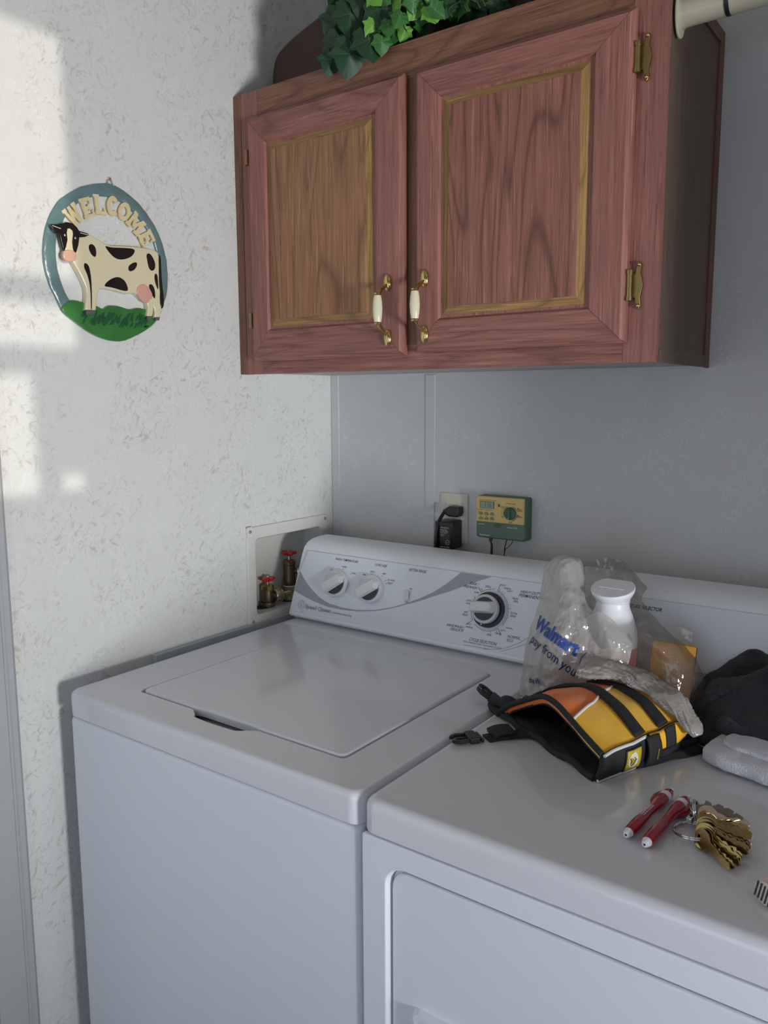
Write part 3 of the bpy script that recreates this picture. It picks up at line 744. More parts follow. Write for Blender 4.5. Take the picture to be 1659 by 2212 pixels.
def hinge(x, zt, zb, leaf=True):
    bm = BM(); zc = (zt+zb)/2; h = zt-zb
    lathe(bm, [(.0044, -h*.30), (.0044, h*.30)], 14, Matrix.Translation((x, CY-.010, zc)))
    for s in (-1, 1): lathe(bm, [(.0052, -.003), (.0052, .003)], 14, Matrix.Translation((x, CY-.010, zc+s*h*.27)))
    o = obj('hinge', bm, brass_old, cab)
    if leaf:
        bm = BM(); pts = [(-.001, -.24), (.006, -.26), (.009, -.42), (.0125, -.50), (.016, -.42), (.0145, -.25), (.0185, 0), (.0145, .25), (.016, .42), (.0125, .50), (.009, .42), (.006, .26), (-.001, .24)]
        prism(bm, [(x+a, CY-.0005, zc+b_*h) for a, b_ in pts], (0, -.0045, 0))
        obj('hinge_leaf', bm, brass_old, o, bevel=.001, seg=2)
        for s in (-1, 1):
            bm = BM(); bmesh.ops.create_uvsphere(bm, u_segments=10, v_segments=6, radius=.0032, matrix=Matrix.Translation((x+.0125, CY-.006, zc+s*h*.42)))
            obj('hinge_screw', bm, brass, o)
hinge(.8555, 1.942, 1.874); hinge(.8555, 1.620, 1.5475)
hinge(.0470, 1.928, 1.884, False); hinge(.0470, 1.603, 1.556, False)

# ================================================================ closet rod
rod = empty('closet_rod', 'cream closet rod fixed to the right side of the wall cabinet', 'rod', (CX1, -.258, 1.975))
X, Yr, Zr = CX1, -.258, 1.9745
bm = BM(); M = frame_from((X+.0022, Yr-.004, Zr-.0005), (1, 0, 0), (0, 1, 0))
pts = [Vector((.021*math.cos(R(a)), .034*math.sin(R(a)), 0)) for a in range(0, 360, 12)]
prism(bm, [M @ p for p in pts], (.004, 0, 0)); obj('wall_flange', bm, rod_mat, rod, bevel=.0012)
bm = BM(); lathe(bm, [(.0225, .004), (.019, .012), (.0185, .066), (.017, .068)], 28, frame_from((X, Yr, Zr), (1, 0, 0))); obj('rod_socket', bm, rod_mat, rod, angle=50)
bm = BM(); lathe(bm, [(.0192, .068), (.0192, .074)], 28, frame_from((X, Yr, Zr), (1, 0, 0))); obj('dark_collar', bm, black, rod, label='thin dark collar ring')
bm = BM(); lathe(bm, [(.0185, .074), (.0185, 1.62-X)], 28, frame_from((X, Yr, Zr), (1, 0, 0))); obj('tube', bm, rod_mat, rod)
bm = BM(); lathe(bm, [(.003, 0), (.003, .002)], 12, frame_from((X+.006, Yr-.013, Zr+.004), (1, 0, 0))); obj('screw', bm, brass_old, rod)
for ch in rod.children: ch.matrix_parent_inverse = Matrix.Translation(rod.location).inverted()

# ================================================================ dark case and ivy on top of the cabinet
bm = BM()
CT = CZ1
pl = [(.034, CT+.001), (.030, CT+.045), (.036, CT+.088), (.052, CT+.105), (.1035, CT+.126), (.2268, CT+.158), (.42, CT+.20), (.60, CT+.21), (.64, CT+.19), (.65, CT+.001)]
poly = smpath([(*p, 0) for p in pl], 2)
poly = [p for p in poly if p.y > CT+.004] 
me = curve_mesh([[(p.x, p.y) for p in poly]], .045, .008, None, 3)
me.transform(Matrix.Translation((0, -.160, .0)) @ Matrix.Rotation(R(90), 4, 'X'))
zmin = min(v.co.z for v in me.vertices); me.transform(Matrix.Translation((0, 0, CT+.0006-zmin)))
case = mesh_obj('carrying_case', [me], leather, None, smooth=True)
me_ = case.data
try: me_.set_sharp_from_angle(angle=R(40))
except Exception: pass
tag(case, 'dark brown rounded case lying behind the ivy on top of the cabinet', 'case')

def leaf_mesh(name, m):
    bm = BM()
    out = [(0, 0), (.20, -.12), (.44, -.06), (.42, .16), (.62, .36), (.40, .48), (.30, .68), (.14, .84), (0, .98)]
    pts = out + [(-x, y) for x, y in out[-2:0:-1]]
    V = []
    c = bm.verts.new((0, .30, .035))
    for x, y in pts:
        V.append(bm.verts.new((x, y, -.16*abs(x) - .10*max(0, y-.4) + .05*math.sin(7*x))))
    for i in range(len(V)): bm.faces.new((c, V[i], V[(i+1) % len(V)]))
    for tx, ty, tz in ((0, .93, -.050), (.56, .36, -.128), (-.56, .36, -.128), (.38, -.03, -.05), (-.38, -.03, -.05)):
        d = Vector((tx, ty-.30, 0)).normalized(); p = Vector((-d.y, d.x, 0))*.013
        a = Vector((0, .30, .039)); t = Vector((tx, ty, tz+.006)); f = bm.faces.new([bm.verts.new(q) for q in (a+p, a-p, t)]); f.material_index = 1
    f = bm.faces.new([bm.verts.new(q) for q in ((-.013, 0, .006), (.013, 0, .006), (.013, .3, .039), (-.013, .3, .039))]); f.material_index = 1
    me = bpy.data.meshes.new(name); bm.to_mesh(me); bm.free(); me.materials.append(m); me.materials.append(veins[m.name]); return me
veins = {leaf_dk.name: plain('dark_leaf_vein', sr(58, 94, 60), .5), leaf_md.name: plain('mid_leaf_vein', sr(92, 140, 84), .5), leaf_lt.name: plain('light_leaf_vein', sr(140, 190, 100), .5)}
LM = [leaf_mesh('leaf', leaf_dk), leaf_mesh('leaf', leaf_md), leaf_mesh('leaf', leaf_lt)]
ivy = empty('ivy_plant', 'trailing artificial green ivy spilling over the cabinet top', 'plant', (.42, -.26, CT))
rnd = random.Random(11)
def leafobj(pos, size, kind, tipdir, nrm):
    o = bpy.data.objects.new('leaf', LM[kind]); COL.objects.link(o)
    y = Vector(tipdir).normalized(); z_ = Vector(nrm); z_ = (z_-y*z_.dot(y)).normalized(); x = y.cross(z_)
    Mx = Matrix(((x.x, y.x, z_.x, pos[0]), (x.y, y.y, z_.y, pos[1]), (x.z, y.z, z_.z, pos[2]), (0, 0, 0, 1))) @ Matrix.Diagonal((size, size, size, 1))
    o.parent = ivy; o.matrix_parent_inverse = Matrix.Translation(ivy.location).inverted(); o.matrix_basis = Mx
toC = (cam.matrix_world.translation - Vector((.4, -.3, 2.08))).normalized()
def jit(v, a): return (Vector(v) + Vector((rnd.uniform(-a, a), rnd.uniform(-a, a), rnd.uniform(-a, a))))
spotL = [((.330, -.325, 2.055), .066, 0, (-.15, 0, -1)), ((.372, -.330, 2.063), .064, 0, (.35, -.1, -1)), ((.300, -.322, 2.075), .056, 0, (-.45, 0, -1)),
         ((.298, -.318, 2.115), .058, 0, (-.5, 0, -.6)), ((.330, -.325, 2.120), .064, 0, (.1, 0, -1)), ((.360, -.32, 2.140), .060, 0, (-.2, 0, -1)), ((.305, -.31, 2.155), .058, 0, (-.7, 0, -.2)),
         ((.345, -.315, 2.175), .060, 1, (.3, 0, -1)), ((.385, -.325, 2.110), .056, 0, (.2, 0, -1)), ((.300, -.30, 2.190), .055, 0, (-.6, 0, .5)), ((.285, -.322, 2.050), .046, 0, (-.1, 0, -1)),
         ((.415, -.325, 2.070), .034, 1, (.2, -.1, -1)), ((.403, -.33, 2.045), .034, 1, (0, 0, -1))]
for p, s, k, t in spotL: leafobj(p, s, k, jit(t, .15), jit(toC, .45))
for i in range(64):      # bright small leaves in the middle
    x = rnd.uniform(.375, .515); hgt = rnd.uniform(.012, .16)
    leafobj((x, rnd.uniform(-.345, -.29), CT+hgt-.02*(x-.37)), rnd.uniform(.024, .036), rnd.choice((2, 2, 1)), jit((.1, 0, -1), .7), jit(toC, .6))
for i in range(70):      # darker leaves trailing to the right and behind
    x = rnd.uniform(.44, .80); hgt = rnd.uniform(.008, .13)
    leafobj((x, rnd.uniform(-.300, -.20), CT+hgt), rnd.uniform(.028, .046), rnd.choice((0, 0, 1)), jit((.1, 0, -1), .8), jit(toC, .7))
for i in range(80):
    x = rnd.uniform(.29, .56); hgt = rnd.uniform(.05, .20)
    leafobj((x, rnd.uniform(-.29, -.235), CT+hgt), rnd.uniform(.04, .06), 0, jit((0, 0, -1), .8), jit(toC, .6))
bm = BM()
for i in range(16):
    x = rnd.uniform(.31, .75)
    tube(bm, spline([(x+rnd.uniform(-.05, .05), -.24, CT+rnd.uniform(.06, .14)), (x+rnd.uniform(-.02, .02), -.27, CT+.06), (x, -.305, CT+.030), (x+.01, -.312, CT+.012)], 4), .0011, 6)
o = obj('stem', bm, stem_m, ivy); o.matrix_parent_inverse = Matrix.Translation(ivy.location).inverted()
bm = BM(); lathe(bm, [(.035, .0008), (.045, .05), (.047, .055)], 20, Matrix.Translation((.42, -.20, CT))); 
o = obj('hidden_pot', bm, leather, ivy); o.name = 'pot'; o.matrix_parent_inverse = Matrix.Translation(ivy.location).inverted()

# ================================================================ cow sign
sign = empty('welcome_sign', 'oval painted metal cow sign with cut-out letters hanging on the left wall', 'sign', (.004, -.62, 1.66))
Ms = Matrix(((0, 0, 1, 0), (1, 0, 0, 0), (0, 1, 0, 0), (0, 0, 0, 1)))   # (u, v, w) -> (x=w, y=u, z=v)
def plate(name, polys, w0, th, bev, m, label=None, sm=1, inflate=0):
    ps = [[(q.x, q.y) for q in smpath([(*p, 0) for p in P], sm)] if sm else P for P in polys]
    me = curve_mesh(ps, th/2, bev, Matrix.Translation((w0, 0, 0)) @ Ms, 2)
    o = mesh_obj(name, [me], m, sign, label=label, smooth=True)
    try: o.data.set_sharp_from_angle(angle=R(60))
    except Exception: pass
    return o
OUT = [(-.6191,1.8021),(-.6486,1.7948),(-.6757,1.7843),(-.7005,1.7684),(-.7194,1.7539),(-.731,1.7379),(-.7399,1.7224),(-.7472,1.7042),(-.7523,1.685),(-.7551,1.6629),(-.7549,1.6459),(-.7522,1.6291),(-.7458,1.6079),(-.7372,1.5914),(-.7286,1.5731)]
OUTR = [(-.5126,1.5898),(-.5,1.6125),(-.4948,1.6328),(-.4932,1.6563),(-.4945,1.683),(-.5008,1.707),(-.5098,1.7286),(-.5221,1.7475),(-.5386,1.7654),(-.5549,1.7796),(-.5733,1.7896),(-.5893,1.7965),(-.6052,1.8008)]
INL = [(-.6363,1.7759),(-.6539,1.771),(-.6695,1.764),(-.6831,1.7552),(-.6986,1.7421),(-.7085,1.7294),(-.7146,1.7173),(-.7226,1.7051),(-.7279,1.6918),(-.7303,1.6742),(-.7308,1.6553),(-.7289,1.6366),(-.7246,1.6197),(-.7169,1.5998),(-.7086,1.5869)]
INR = [(-.5148,1.5896),(-.5161,1.6163),(-.5146,1.6379),(-.5133,1.6611),(-.5147,1.6786),(-.5182,1.6957),(-.524,1.7124),(-.532,1.7269),(-.5443,1.7404),(-.5565,1.7521),(-.5706,1.7624),(-.5847,1.7707),(-.6007,1.7761),(-.6185,1.778)]
ringp = OUTR + OUT + INL[::-1] + INR[::-1]
# domed rim: cross-sections between outer and inner path
oo = [Vector((*p, 0)) for p in (OUTR + OUT)]; ii = [Vector((*p, 0)) for p in (INR + INL)]
bm = BM(); N = 90; rs = []
for k in range(N+1):
    a = lerp_poly(oo, k/N); b = lerp_poly(ii, k/N); sec = []
    for f, h in ((0, .0), (0, .0022), (.08, .0040), (.3, .0050), (.5, .0053), (.7, .0050), (.92, .0040), (1, .0022), (1, .0)):
        q = a*(1-f)+b*f; sec.append(Vector((h+.0006*math.sin(k*1.3+f*6)*(h > .003), q.x, q.y)))
    rs.append(sec)
rings(bm, rs, True, True)
for v in bm.verts: v.co.x += .0045
obj('rim', bm, teal, sign, angle=50, label='blue-green domed oval rim')
GR = [(-.7286,1.5731),(-.718,1.582),(-.7086,1.5869),(-.6938,1.5867),(-.6808,1.5837),(-.6636,1.5828),(-.6541,1.5795),(-.6456,1.5752),(-.6362,1.5827),(-.6281,1.5847),(-.6098,1.585),(-.5894,1.5798),(-.5679,1.586),(-.5529,1.5837),(-.5375,1.5832),(-.5148,1.5896),(-.526,1.5708),(-.5389,1.5574),(-.5616,1.5435),(-.5858,1.5323),(-.6082,1.5236),(-.6317,1.5234),(-.6534,1.5276),(-.6762,1.5362),(-.698,1.5496),(-.721,1.5641)]
plate('grass', [GR], .0085, .005, .0012, grassp, 'green painted grass', 1)
rg = random.Random(3); me_l = []
for i in range(60):
    u = rg.uniform(-.695, -.55); v0 = rg.uniform(1.548, 1.566)
    me_l.append(curve_mesh([[(u, v0), (u+rg.uniform(.003, .007), v0+rg.uniform(-.002, .001)), (u+rg.uniform(.008, .014), v0+rg.uniform(.008, .015)), (u+rg.uniform(.004, .007), v0+.010)]], .0001, 0, Matrix.Translation((.01235+i*.00001, 0, 0)) @ Ms))
mesh_obj('grass_brushwork', me_l, grassd, sign)
COW = [(-.6924,1.6964),(-.6734,1.7025),(-.6585,1.6975),(-.6434,1.6915),(-.6298,1.6885),(-.6036,1.6915),(-.5745,1.6944),(-.5446,1.6955),(-.5294,1.6942),(-.523,1.6898),(-.523,1.6687),(-.5251,1.6508),(-.5252,1.6278),(-.5207,1.607),(-.5182,1.5893),(-.5241,1.5853),(-.5271,1.5707),(-.5356,1.5701),(-.5335,1.5845),(-.5389,1.5982),(-.5413,1.5874),(-.5448,1.572),(-.5536,1.5714),(-.5494,1.5867),(-.551,1.5989),(-.5626,1.603),(-.579,1.6153),(-.5938,1.6112),(-.6082,1.6124),(-.6303,1.6152),(-.648,1.6158),(-.6579,1.614),(-.6613,1.6054),(-.6652,1.5884),(-.6672,1.5725),(-.6844,1.5711),(-.6826,1.5852),(-.68,1.5969),(-.6801,1.61),(-.6858,1.624),(-.6925,1.6362),(-.6992,1.6467),(-.7043,1.654),(-.7054,1.665),(-.7158,1.6715),(-.7158,1.6999),(-.706,1.7109)]
plate('cow_body', [COW], .0115, .009, .0022, cream, 'cream cow body standing sideways', 1)
HEAD = [(-.7443,1.7078),(-.7329,1.7093),(-.7221,1.713),(-.7147,1.7162),(-.7039,1.716),(-.696,1.7109),(-.6918,1.7052),(-.6751,1.7038),(-.6734,1.702),(-.6811,1.6981),(-.6924,1.6956),(-.6951,1.6824),(-.6995,1.6706),(-.7026,1.6662),(-.7057,1.6745),(-.7059,1.6856),(-.7036,1.6986),(-.7046,1.7048),(-.7099,1.7079),(-.7144,1.7064),(-.7161,1.6998),(-.7157,1.6873),(-.7191,1.6758),(-.7223,1.669),(-.7251,1.6796),(-.7286,1.6948),(-.7355,1.6968),(-.7412,1.7021)]
plate('cow_head', [HEAD], .0170, .004, .0008, blackp, 'black head and ears', 0)
bm = BM(); tube(bm, [(.0197, -.7425, 1.7068), (.0200, -.7270, 1.7040)], .0007, 6); tube(bm, [(.0197, -.6745, 1.7020), (.0200, -.6900, 1.7030)], .0007, 6); obj('ear_line', bm, cream, sign, kind='stuff')
plate('cow_blaze', [[(-.7165,1.7030),(-.7100,1.7079),(-.7046,1.7048),(-.7036,1.6986),(-.7059,1.6856),(-.7045,1.6700),(-.7120,1.6665),(-.7215,1.6690),(-.7157,1.6873)]], .0165, .004, .001, cream, None, 1)
plate('cow_nose', [[(-.7255,1.6607),(-.7233,1.6673),(-.7123,1.6696),(-.7034,1.6677),(-.7029,1.6606),(-.7061,1.6546),(-.7171,1.6524),(-.7241,1.6554)]], .0185, .005, .0018, pinkp, 'pink nose', 1)
SP = [[(-.6736,1.6839),(-.6686,1.6879),(-.6621,1.6856),(-.6587,1.6779),(-.6605,1.6654),(-.6679,1.6685),(-.6731,1.6759)],
[(-.685,1.6517),(-.6811,1.6535),(-.6757,1.6496),(-.6735,1.6401),(-.6721,1.6256),(-.6725,1.6011),(-.6742,1.5744),(-.6757,1.5743),(-.6744,1.6008),(-.6757,1.6203),(-.6795,1.6345),(-.6846,1.6436)],
[(-.6415,1.689),(-.6298,1.687),(-.6036,1.690),(-.5765,1.6925),(-.5782,1.684),(-.5881,1.675),(-.607,1.6683),(-.621,1.6698),(-.6324,1.6783)],
[(-.648,1.6175),(-.6354,1.6297),(-.6189,1.6374),(-.6069,1.6354),(-.599,1.6286),(-.5945,1.6142),(-.6083,1.614),(-.6223,1.6163),(-.6342,1.6175)],
[(-.5932,1.6582),(-.5845,1.6653),(-.5738,1.6692),(-.5731,1.6624),(-.581,1.6529),(-.5916,1.6496)],
[(-.5511,1.686),(-.5449,1.6889),(-.5376,1.6843),(-.5316,1.6729),(-.5322,1.6623),(-.5391,1.6566),(-.5465,1.6606),(-.5491,1.6724)],
[(-.5339,1.6516),(-.5293,1.6539),(-.5268,1.6454),(-.5268,1.6225),(-.5307,1.629),(-.5344,1.641)],
[(-.5481,1.6307),(-.5425,1.633),(-.5363,1.6267),(-.5346,1.6146),(-.5357,1.605),(-.5415,1.6121),(-.5474,1.6238)]]
for s_ in SP: plate('cow_patch', [s_], .0183, .0006, .0002, blackp, None, 2)
plate('cow_tail', [[(-.5219,1.6882),(-.5188,1.6851),(-.519,1.6604),(-.5181,1.6339),(-.515,1.6075),(-.5169,1.593),(-.5216,1.589),(-.5236,1.6031),(-.5214,1.6282),(-.5228,1.6511)]], .0165, .004, .001, blackp, 'black tail', 1)
plate('cow_udder', [[(-.5768,1.6155),(-.5721,1.6247),(-.5611,1.6296),(-.5506,1.6252),(-.5435,1.6154),(-.5428,1.6084),(-.5496,1.6043),(-.552,1.5988),(-.5607,1.598),(-.5669,1.6026),(-.573,1.609)]], .0165, .004, .0016, pinku, 'pink udder', 1)
for h_ in ([(-.6848,1.5728),(-.6675,1.5735),(-.6687,1.5666),(-.6857,1.5656)], [(-.5542,1.5722),(-.5447,1.5726),(-.5462,1.5661),(-.5549,1.566)], [(-.5358,1.5715),(-.5266,1.5722),(-.5284,1.5667),(-.5363,1.5661)]):
    plate('cow_hoof', [h_], .0165, .005, .0004, greyp, None, 0)
bm = BM()
for u_, v_ in ((-.7197, 1.6946), (-.6999, 1.6928)): bmesh.ops.create_uvsphere(bm, u_segments=12, v_segments=8, radius=.0022, matrix=Matrix.Translation((.0200, u_, v_)) @ Matrix.Diagonal((.6, 1, 1.2, 1)))
obj('cow_eyes', bm, chrome, sign)
# slab letters following the inside of the rim
LT = [('W', -.6945, 1.7325, 40, .031), ('E', -.6665, 1.7500, 22, .025), ('L', -.6405, 1.7600, 6, .024), ('C', -.6135, 1.7625, -6, .025), ('O', -.5895, 1.7570, -24, .025), ('M', -.5650, 1.7405, -42, .031), ('E', -.5425, 1.7175, -60, .025)]
def slab(ch):
    """slab-serif capital as convex pieces in a unit box"""
    Q = []
    def st(a, b, w_):
        a, b = Vector((*a, 0)), Vector((*b, 0)); t = (b-a).normalized(); n_ = Vector((-t.y, t.x, 0))*w_/2
        Q.append([a+n_, a-n_, b-n_, b+n_])
    if ch == 'W':
        for p, q in (((.13, .97), (.30, .03)), ((.30, .03), (.50, .85)), ((.50, .85), (.70, .03)), ((.70, .03), (.87, .97))): st(p, q, .19)
        st((-.02, .92), (.28, .92), .16); st((.72, .92), (1.02, .92), .16); st((.40, .90), (.60, .90), .16)
    if ch == 'M':
        for p, q in (((.15, 0), (.15, 1)), ((.17, .96), (.50, .25)), ((.50, .25), (.83, .96)), ((.85, 1), (.85, 0))): st(p, q, .20)
        st((-.03, .08), (.33, .08), .16); st((.67, .08), (1.03, .08), .16); st((-.01, .93), (.2, .93), .14); st((.8, .93), (1.01, .93), .14)
    if ch in 'EL':
        st((.24, 0), (.24, 1), .28); st((.02, .09), (.92, .09), .18); st((.87, 0), (.87, .34), .16)
        if ch == 'E': st((.02, .91), (.92, .91), .18); st((.3, .5), (.66, .5), .18); st((.87, .66), (.87, 1), .16); st((.66, .36), (.66, .64), .13)
        else: st((.0, .93), (.50, .93), .15)
    if ch in 'CO':
        a0, a1 = (48, 318) if ch == 'C' else (0, 360); n_ = 18
        for i in range(n_):
            A, B = R(a0+(a1-a0)*i/n_), R(a0+(a1-a0)*(i+1)/n_+1)
            Q.append([Vector((.5+.50*math.cos(A), .5+.52*math.sin(A), 0)), Vector((.5+.24*math.cos(A), .5+.27*math.sin(A), 0)), Vector((.5+.24*math.cos(B), .5+.27*math.sin(B), 0)), Vector((.5+.50*math.cos(B), .5+.52*math.sin(B), 0))])
    return Q
for ch_, u_, v_, an, wd_ in LT:
    dv = Vector((u_+.622, v_-1.660, 0)).normalized()*.0002
    M = Ms @ Matrix.Translation((u_+dv.x, v_+dv.y, 0)) @ Matrix.Rotation(R(an), 4, 'Z') @ Matrix.Diagonal((wd_, .034, 1, 1)) @ Matrix.Translation((-.5, -.5, 0))
    bm = BM()
    for k, q in enumerate(slab(ch_)):
        prism(bm, [M @ p + Vector((.0068, 0, 0)) for p in q], (.0038+.00003*k, 0, 0))
    obj('letter', bm, creaml, sign, smooth=False, label='cut-out letter ' + ch_)
bm = BM(); tube(bm, [(.004, -.6165, 1.8095), (.010, -.6168, 1.8085)], .0030, 12); tube(bm, spline([(.008, -.6225, 1.799), (.010, -.6175, 1.811), (.008, -.6085, 1.7985)], 6), .0009, 8)
obj('hanging_nail', bm, chrome, sign)
M = Matrix.Translation((.01245, 0, 0)) @ Ms @ Matrix.Translation((-.559, 1.5535, 0))
mesh_obj('painted_initials', [text_mesh('MP', M, width=.010, shear=.3, offset=.02)], blackp, sign)
for ch in sign.children: ch.matrix_parent_inverse = Matrix.Translation(sign.location).inverted()
for ch in sign.children: ch.matrix_basis = Matrix.Translation((-.004, 0, 0))

# ================================================================ water supply box with valves
wb = empty('water_supply_box', 'off-white recessed washer water supply box in the left wall', 'supply box', (0, -.167, 1.02))
bm = BM()
def yring(y0, y1, z0, z1, r, x, n=5): return [Vector((x, p.x, p.y)) for p in rrect(y0, y1, z0, z1, r, 0, n)]
Yo = (-.3045, -.0295, .9060, 1.1315); Yi = (-.2765, -.0535, .9275, 1.1025)
rings(bm, [yring(*Yo, .004, 0), yring(*Yo, .004, .004), yring(Yo[0]+.002, Yo[1]-.002, Yo[2]+.002, Yo[3]-.002, .004, .006),
           yring(Yi[0]-.003, Yi[1]+.003, Yi[2]-.003, Yi[3]+.003, .012, .005), yring(*Yi, .010, .002), yring(*Yi, .010, -.052)], False, True)
obj('box_shell', bm, box_mat, wb, angle=50)
bm = BM(); box(bm, .0052, .0075, -.3043, -.2880, 1.108, 1.1335); obj('corner_clip', bm, box_mat, wb, bevel=.002)
for yy, zz in ((-.2975, 1.1225), (-.0375, 1.1215), (-.2930, .9150)):
    bm = BM(); lathe(bm, [(.0036, 0), (.0036, .0022), (.002, .003)], 14, frame_from((.0055 if zz < 1.12 or yy > -.1 else .0075, yy, zz), (1, 0, 0))); obj('screw', bm, zinc, wb)
bm = BM(); lathe(bm, [(.019, 0), (.019, .0012)], 24, Matrix.Translation((-.032, -.130, .9276)) @ Matrix.Diagonal((.9, 1.3, 1, 1))); obj('pipe_hole', bm, dgap, wb)
bm = BM(); lathe(bm, [(.022, 0), (.022, .0012)], 24, Matrix.Translation((-.034, -.220, .9276)) @ Matrix.Diagonal((.75, 1, 1, 1))); obj('pipe_hole', bm, dgap, wb)
for ch in wb.children: ch.matrix_parent_inverse = Matrix.Translation(wb.location).inverted()
def valve(x, y, zb, sc_, hz, rotdeg, label, tall=False):
    v = empty('water_valve', label, 'valve', (x, y, zb), group='water valves in the supply box')
    s = sc_
    bm = BM()
    if tall:
        lathe(bm, [(.014, 0), (.014, .034)], 24); o = obj('pipe_coupling', bm, cpvc, v)
        bm = BM(); lathe(bm, [(.0165, .0335), (.0165, .036)], 24); obj('escutcheon', bm, box_mat, v)
        z0_ = .036
        bm = BM(); lathe(bm, [(.0140, z0_), (.0155, z0_+.004), (.0160, z0_+.014), (.0145, z0_+.018), (.0140, z0_+.050), (.0155, z0_+.052), (.0155, z0_+.058), (.012, z0_+.062)], 24)
        obj('valve_body', bm, bronze, v); ztop = z0_+.062; zo = z0_+.034
        od = Vector((.72, .69, 0)).normalized()
    else:
        bm = BM(); lathe(bm, [(.0175, 0), (.0175, .0105)], 6, Matrix.Rotation(R(20), 4, 'Z')); lathe(bm, [(.0172, .0005), (.0180, .005), (.0172, .0105)], 24)
        obj('base_nut', bm, bronze, v)
        bm = BM(); lathe(bm, [(.0130, .0105), (.0135, .014), (.0135, .038), (.0125, .040)], 24); obj('valve_body', bm, bronze, v)
        bm = BM(); lathe(bm, [(.0150, .040), (.0150, .049), (.0120, .0525)], 8); obj('packing_nut', bm, brass_old, v)
        ztop = .0525; zo = .0225; od = Vector((.28, .96, 0)).normalized()
    bm = BM(); lathe(bm, [(.0040, ztop), (.0040, hz-.004)], 12); obj('valve_stem', bm, zinc, v)
    # cross-lobed wheel handle
    bm = BM(); nl = 5; n = 60; rs = []
    for rr, zz in ((.15, -.002), (.8, -.0045), (1, -.001), (1, .002), (.8, .0038), (.3, .0030)):
        ring = []
        for i in range(n):
            a = 2*math.pi*i/n; lob = .0155 + .0050*math.cos(nl*a+rotdeg)
            ring.append(Vector((lob*rr*math.cos(a), lob*rr*math.sin(a), hz+zz)))
        rs.append(ring)
    rings(bm, rs); lathe(bm, [(.0062, -.008), (.0075, -.002), (.0065, 0)], 16, Matrix.Translation((0, 0, hz)))
    obj('wheel_handle', bm, redpaint, v, angle=50, label='red wheel handle')
    bm = BM(); lathe(bm, [(.0040, 0), (.0040, .003), (.0015, .004)], 6, Matrix.Translation((0, 0, hz+.003))); obj('handle_screw', bm, zinc, v)
    F_ = frame_from((0, 0, zo), od, (0, 0, 1))
    bm = BM(); lathe(bm, [(.0075, 0), (.0075, .020)], 20, F_); obj('outlet', bm, bronze, v)
    bm = BM(); lathe(bm, [(.0135, .018), (.0145, .020), (.0145, .030), (.0165, .031), (.0165, .036), (.0150, .0375), (.010, .0375)], 24, F_); obj('hose_coupling', bm, zinc, v)
    bm = BM(); lathe(bm, [(.0080, .0375), (.0088, .040), (.0080, .043), (.0088, .046), (.0080, .060)], 20, F_); obj('hose_end', bm, yzinc if not tall else t_greend, v)
    return v
valve(-.030, -.2085, .9290, 1, .0665, .4, 'bronze water valve with a red wheel handle, lower and nearer of the two')
valve(-.033, -.1290, .9290, 1, .1160, 2.0, 'taller bronze water valve with a red wheel handle, nearest the washer console', True)

# ================================================================ outlet, adapter, plug
ol = empty('wall_outlet', 'ivory duplex outlet plate on the back wall above the washer', 'outlet', (.3598, 0, 1.147))
bm = BM(); rounded = None
def xring(x0, x1, z0, z1, r, y, n=4): return [Vector((p.x, y, p.y)) for p in rrect(x0, x1, z0, z1, r, 0, n)]
rings(bm, [xring(-.0352, .0352, -.057, .057, .003, -.0003), xring(-.0352, .0352, -.057, .057, .003, -.003), xring(-.032, .032, -.054, .054, .004, -.0055)], True, True)
obj('cover_plate', bm, outlet_mat, ol)
for zc in (.0195, -.0195):
    bm = BM(); pts = [(.0165*math.cos(R(a)), .0165*math.sin(R(a))) for a in range(0, 360, 10)]; pts = [(x, max(-.0135, min(.0135, z))) for x, z in pts]
    prism(bm, [(x, -.0052, zc+z) for x, z in pts], (0, -.002, 0)); obj('receptacle', bm, plain('outlet_face', sr(200, 198, 182), .4), ol, smooth=False, bevel=.0005)
bm = BM(); lathe(bm, [(.003, 0), (.003, .0012)], 12, frame_from((0, -.0055, 0), (0, -1, 0))); obj('screw', bm, zinc, ol)
ad = empty('power_adapter', 'black plug-in power transformer with white printing, in the lower socket', 'adapter', (.3675, -.008, 1.112))
bm = BM()   # body
def ar(x0, x1, z0, z1, y, r=.003): return xring(x0, x1, z0, z1, r, y)
rings(bm, [ar(-.0285, .0150, -.0285, .034, .0004), ar(-.0285, .0165, -.0285, .034, -.042), ar(-.0260, .0140, -.0265, .0315, -.0455)])
obj('body', bm, black, ad)
bm = BM(); box(bm, -.0145, .0125, -.0462, -.0454, -.022, .026); obj('rating_label', bm, plain('label_black', sr(30, 30, 34), .3), ad)
F_ = frame_from((-.0140, -.0464, .0065), (0, -1, 0), (1, 0, 0)) @ Matrix.Diagonal((.93, .85, 1, 1))
ms = []
for t, x_, z_, w_ in (('WaterMaster', .002, .017, .024), ('Model 4270', .002, .0115, .018), ('IN 120V 60Hz', .002, .0075, .021), ('OUT 24VAC', .002, .0035, .020), ('CLASS 2', .002, -.001, .012), ('CAUTION', .002, -.0045, .011), ('MADE IN CHINA', .002, -.034, .026)):
    ms.append(text_mesh(t, F_ @ Matrix.Translation((x_, z_, 0)), width=w_, offset=.01))
ms.append(text_mesh('UL', F_ @ Matrix.Translation((.019, -.021, 0)), width=.006))
mesh_obj('printed_lettering', ms, labelwht, ad)
bm = BM()
cir = [F_ @ Vector((.022+.0058*math.cos(a/12*math.pi), -.021+.0058*math.sin(a/12*math.pi), .0)) for a in range(25)]
tube(bm, cir, .0004, 5); obj('certification_ring', bm, labelwht, ad)
pg = empty('power_plug', 'black angled plug and cord in the upper socket', 'plug', (.3650, -.007, 1.1665))
bm = BM()
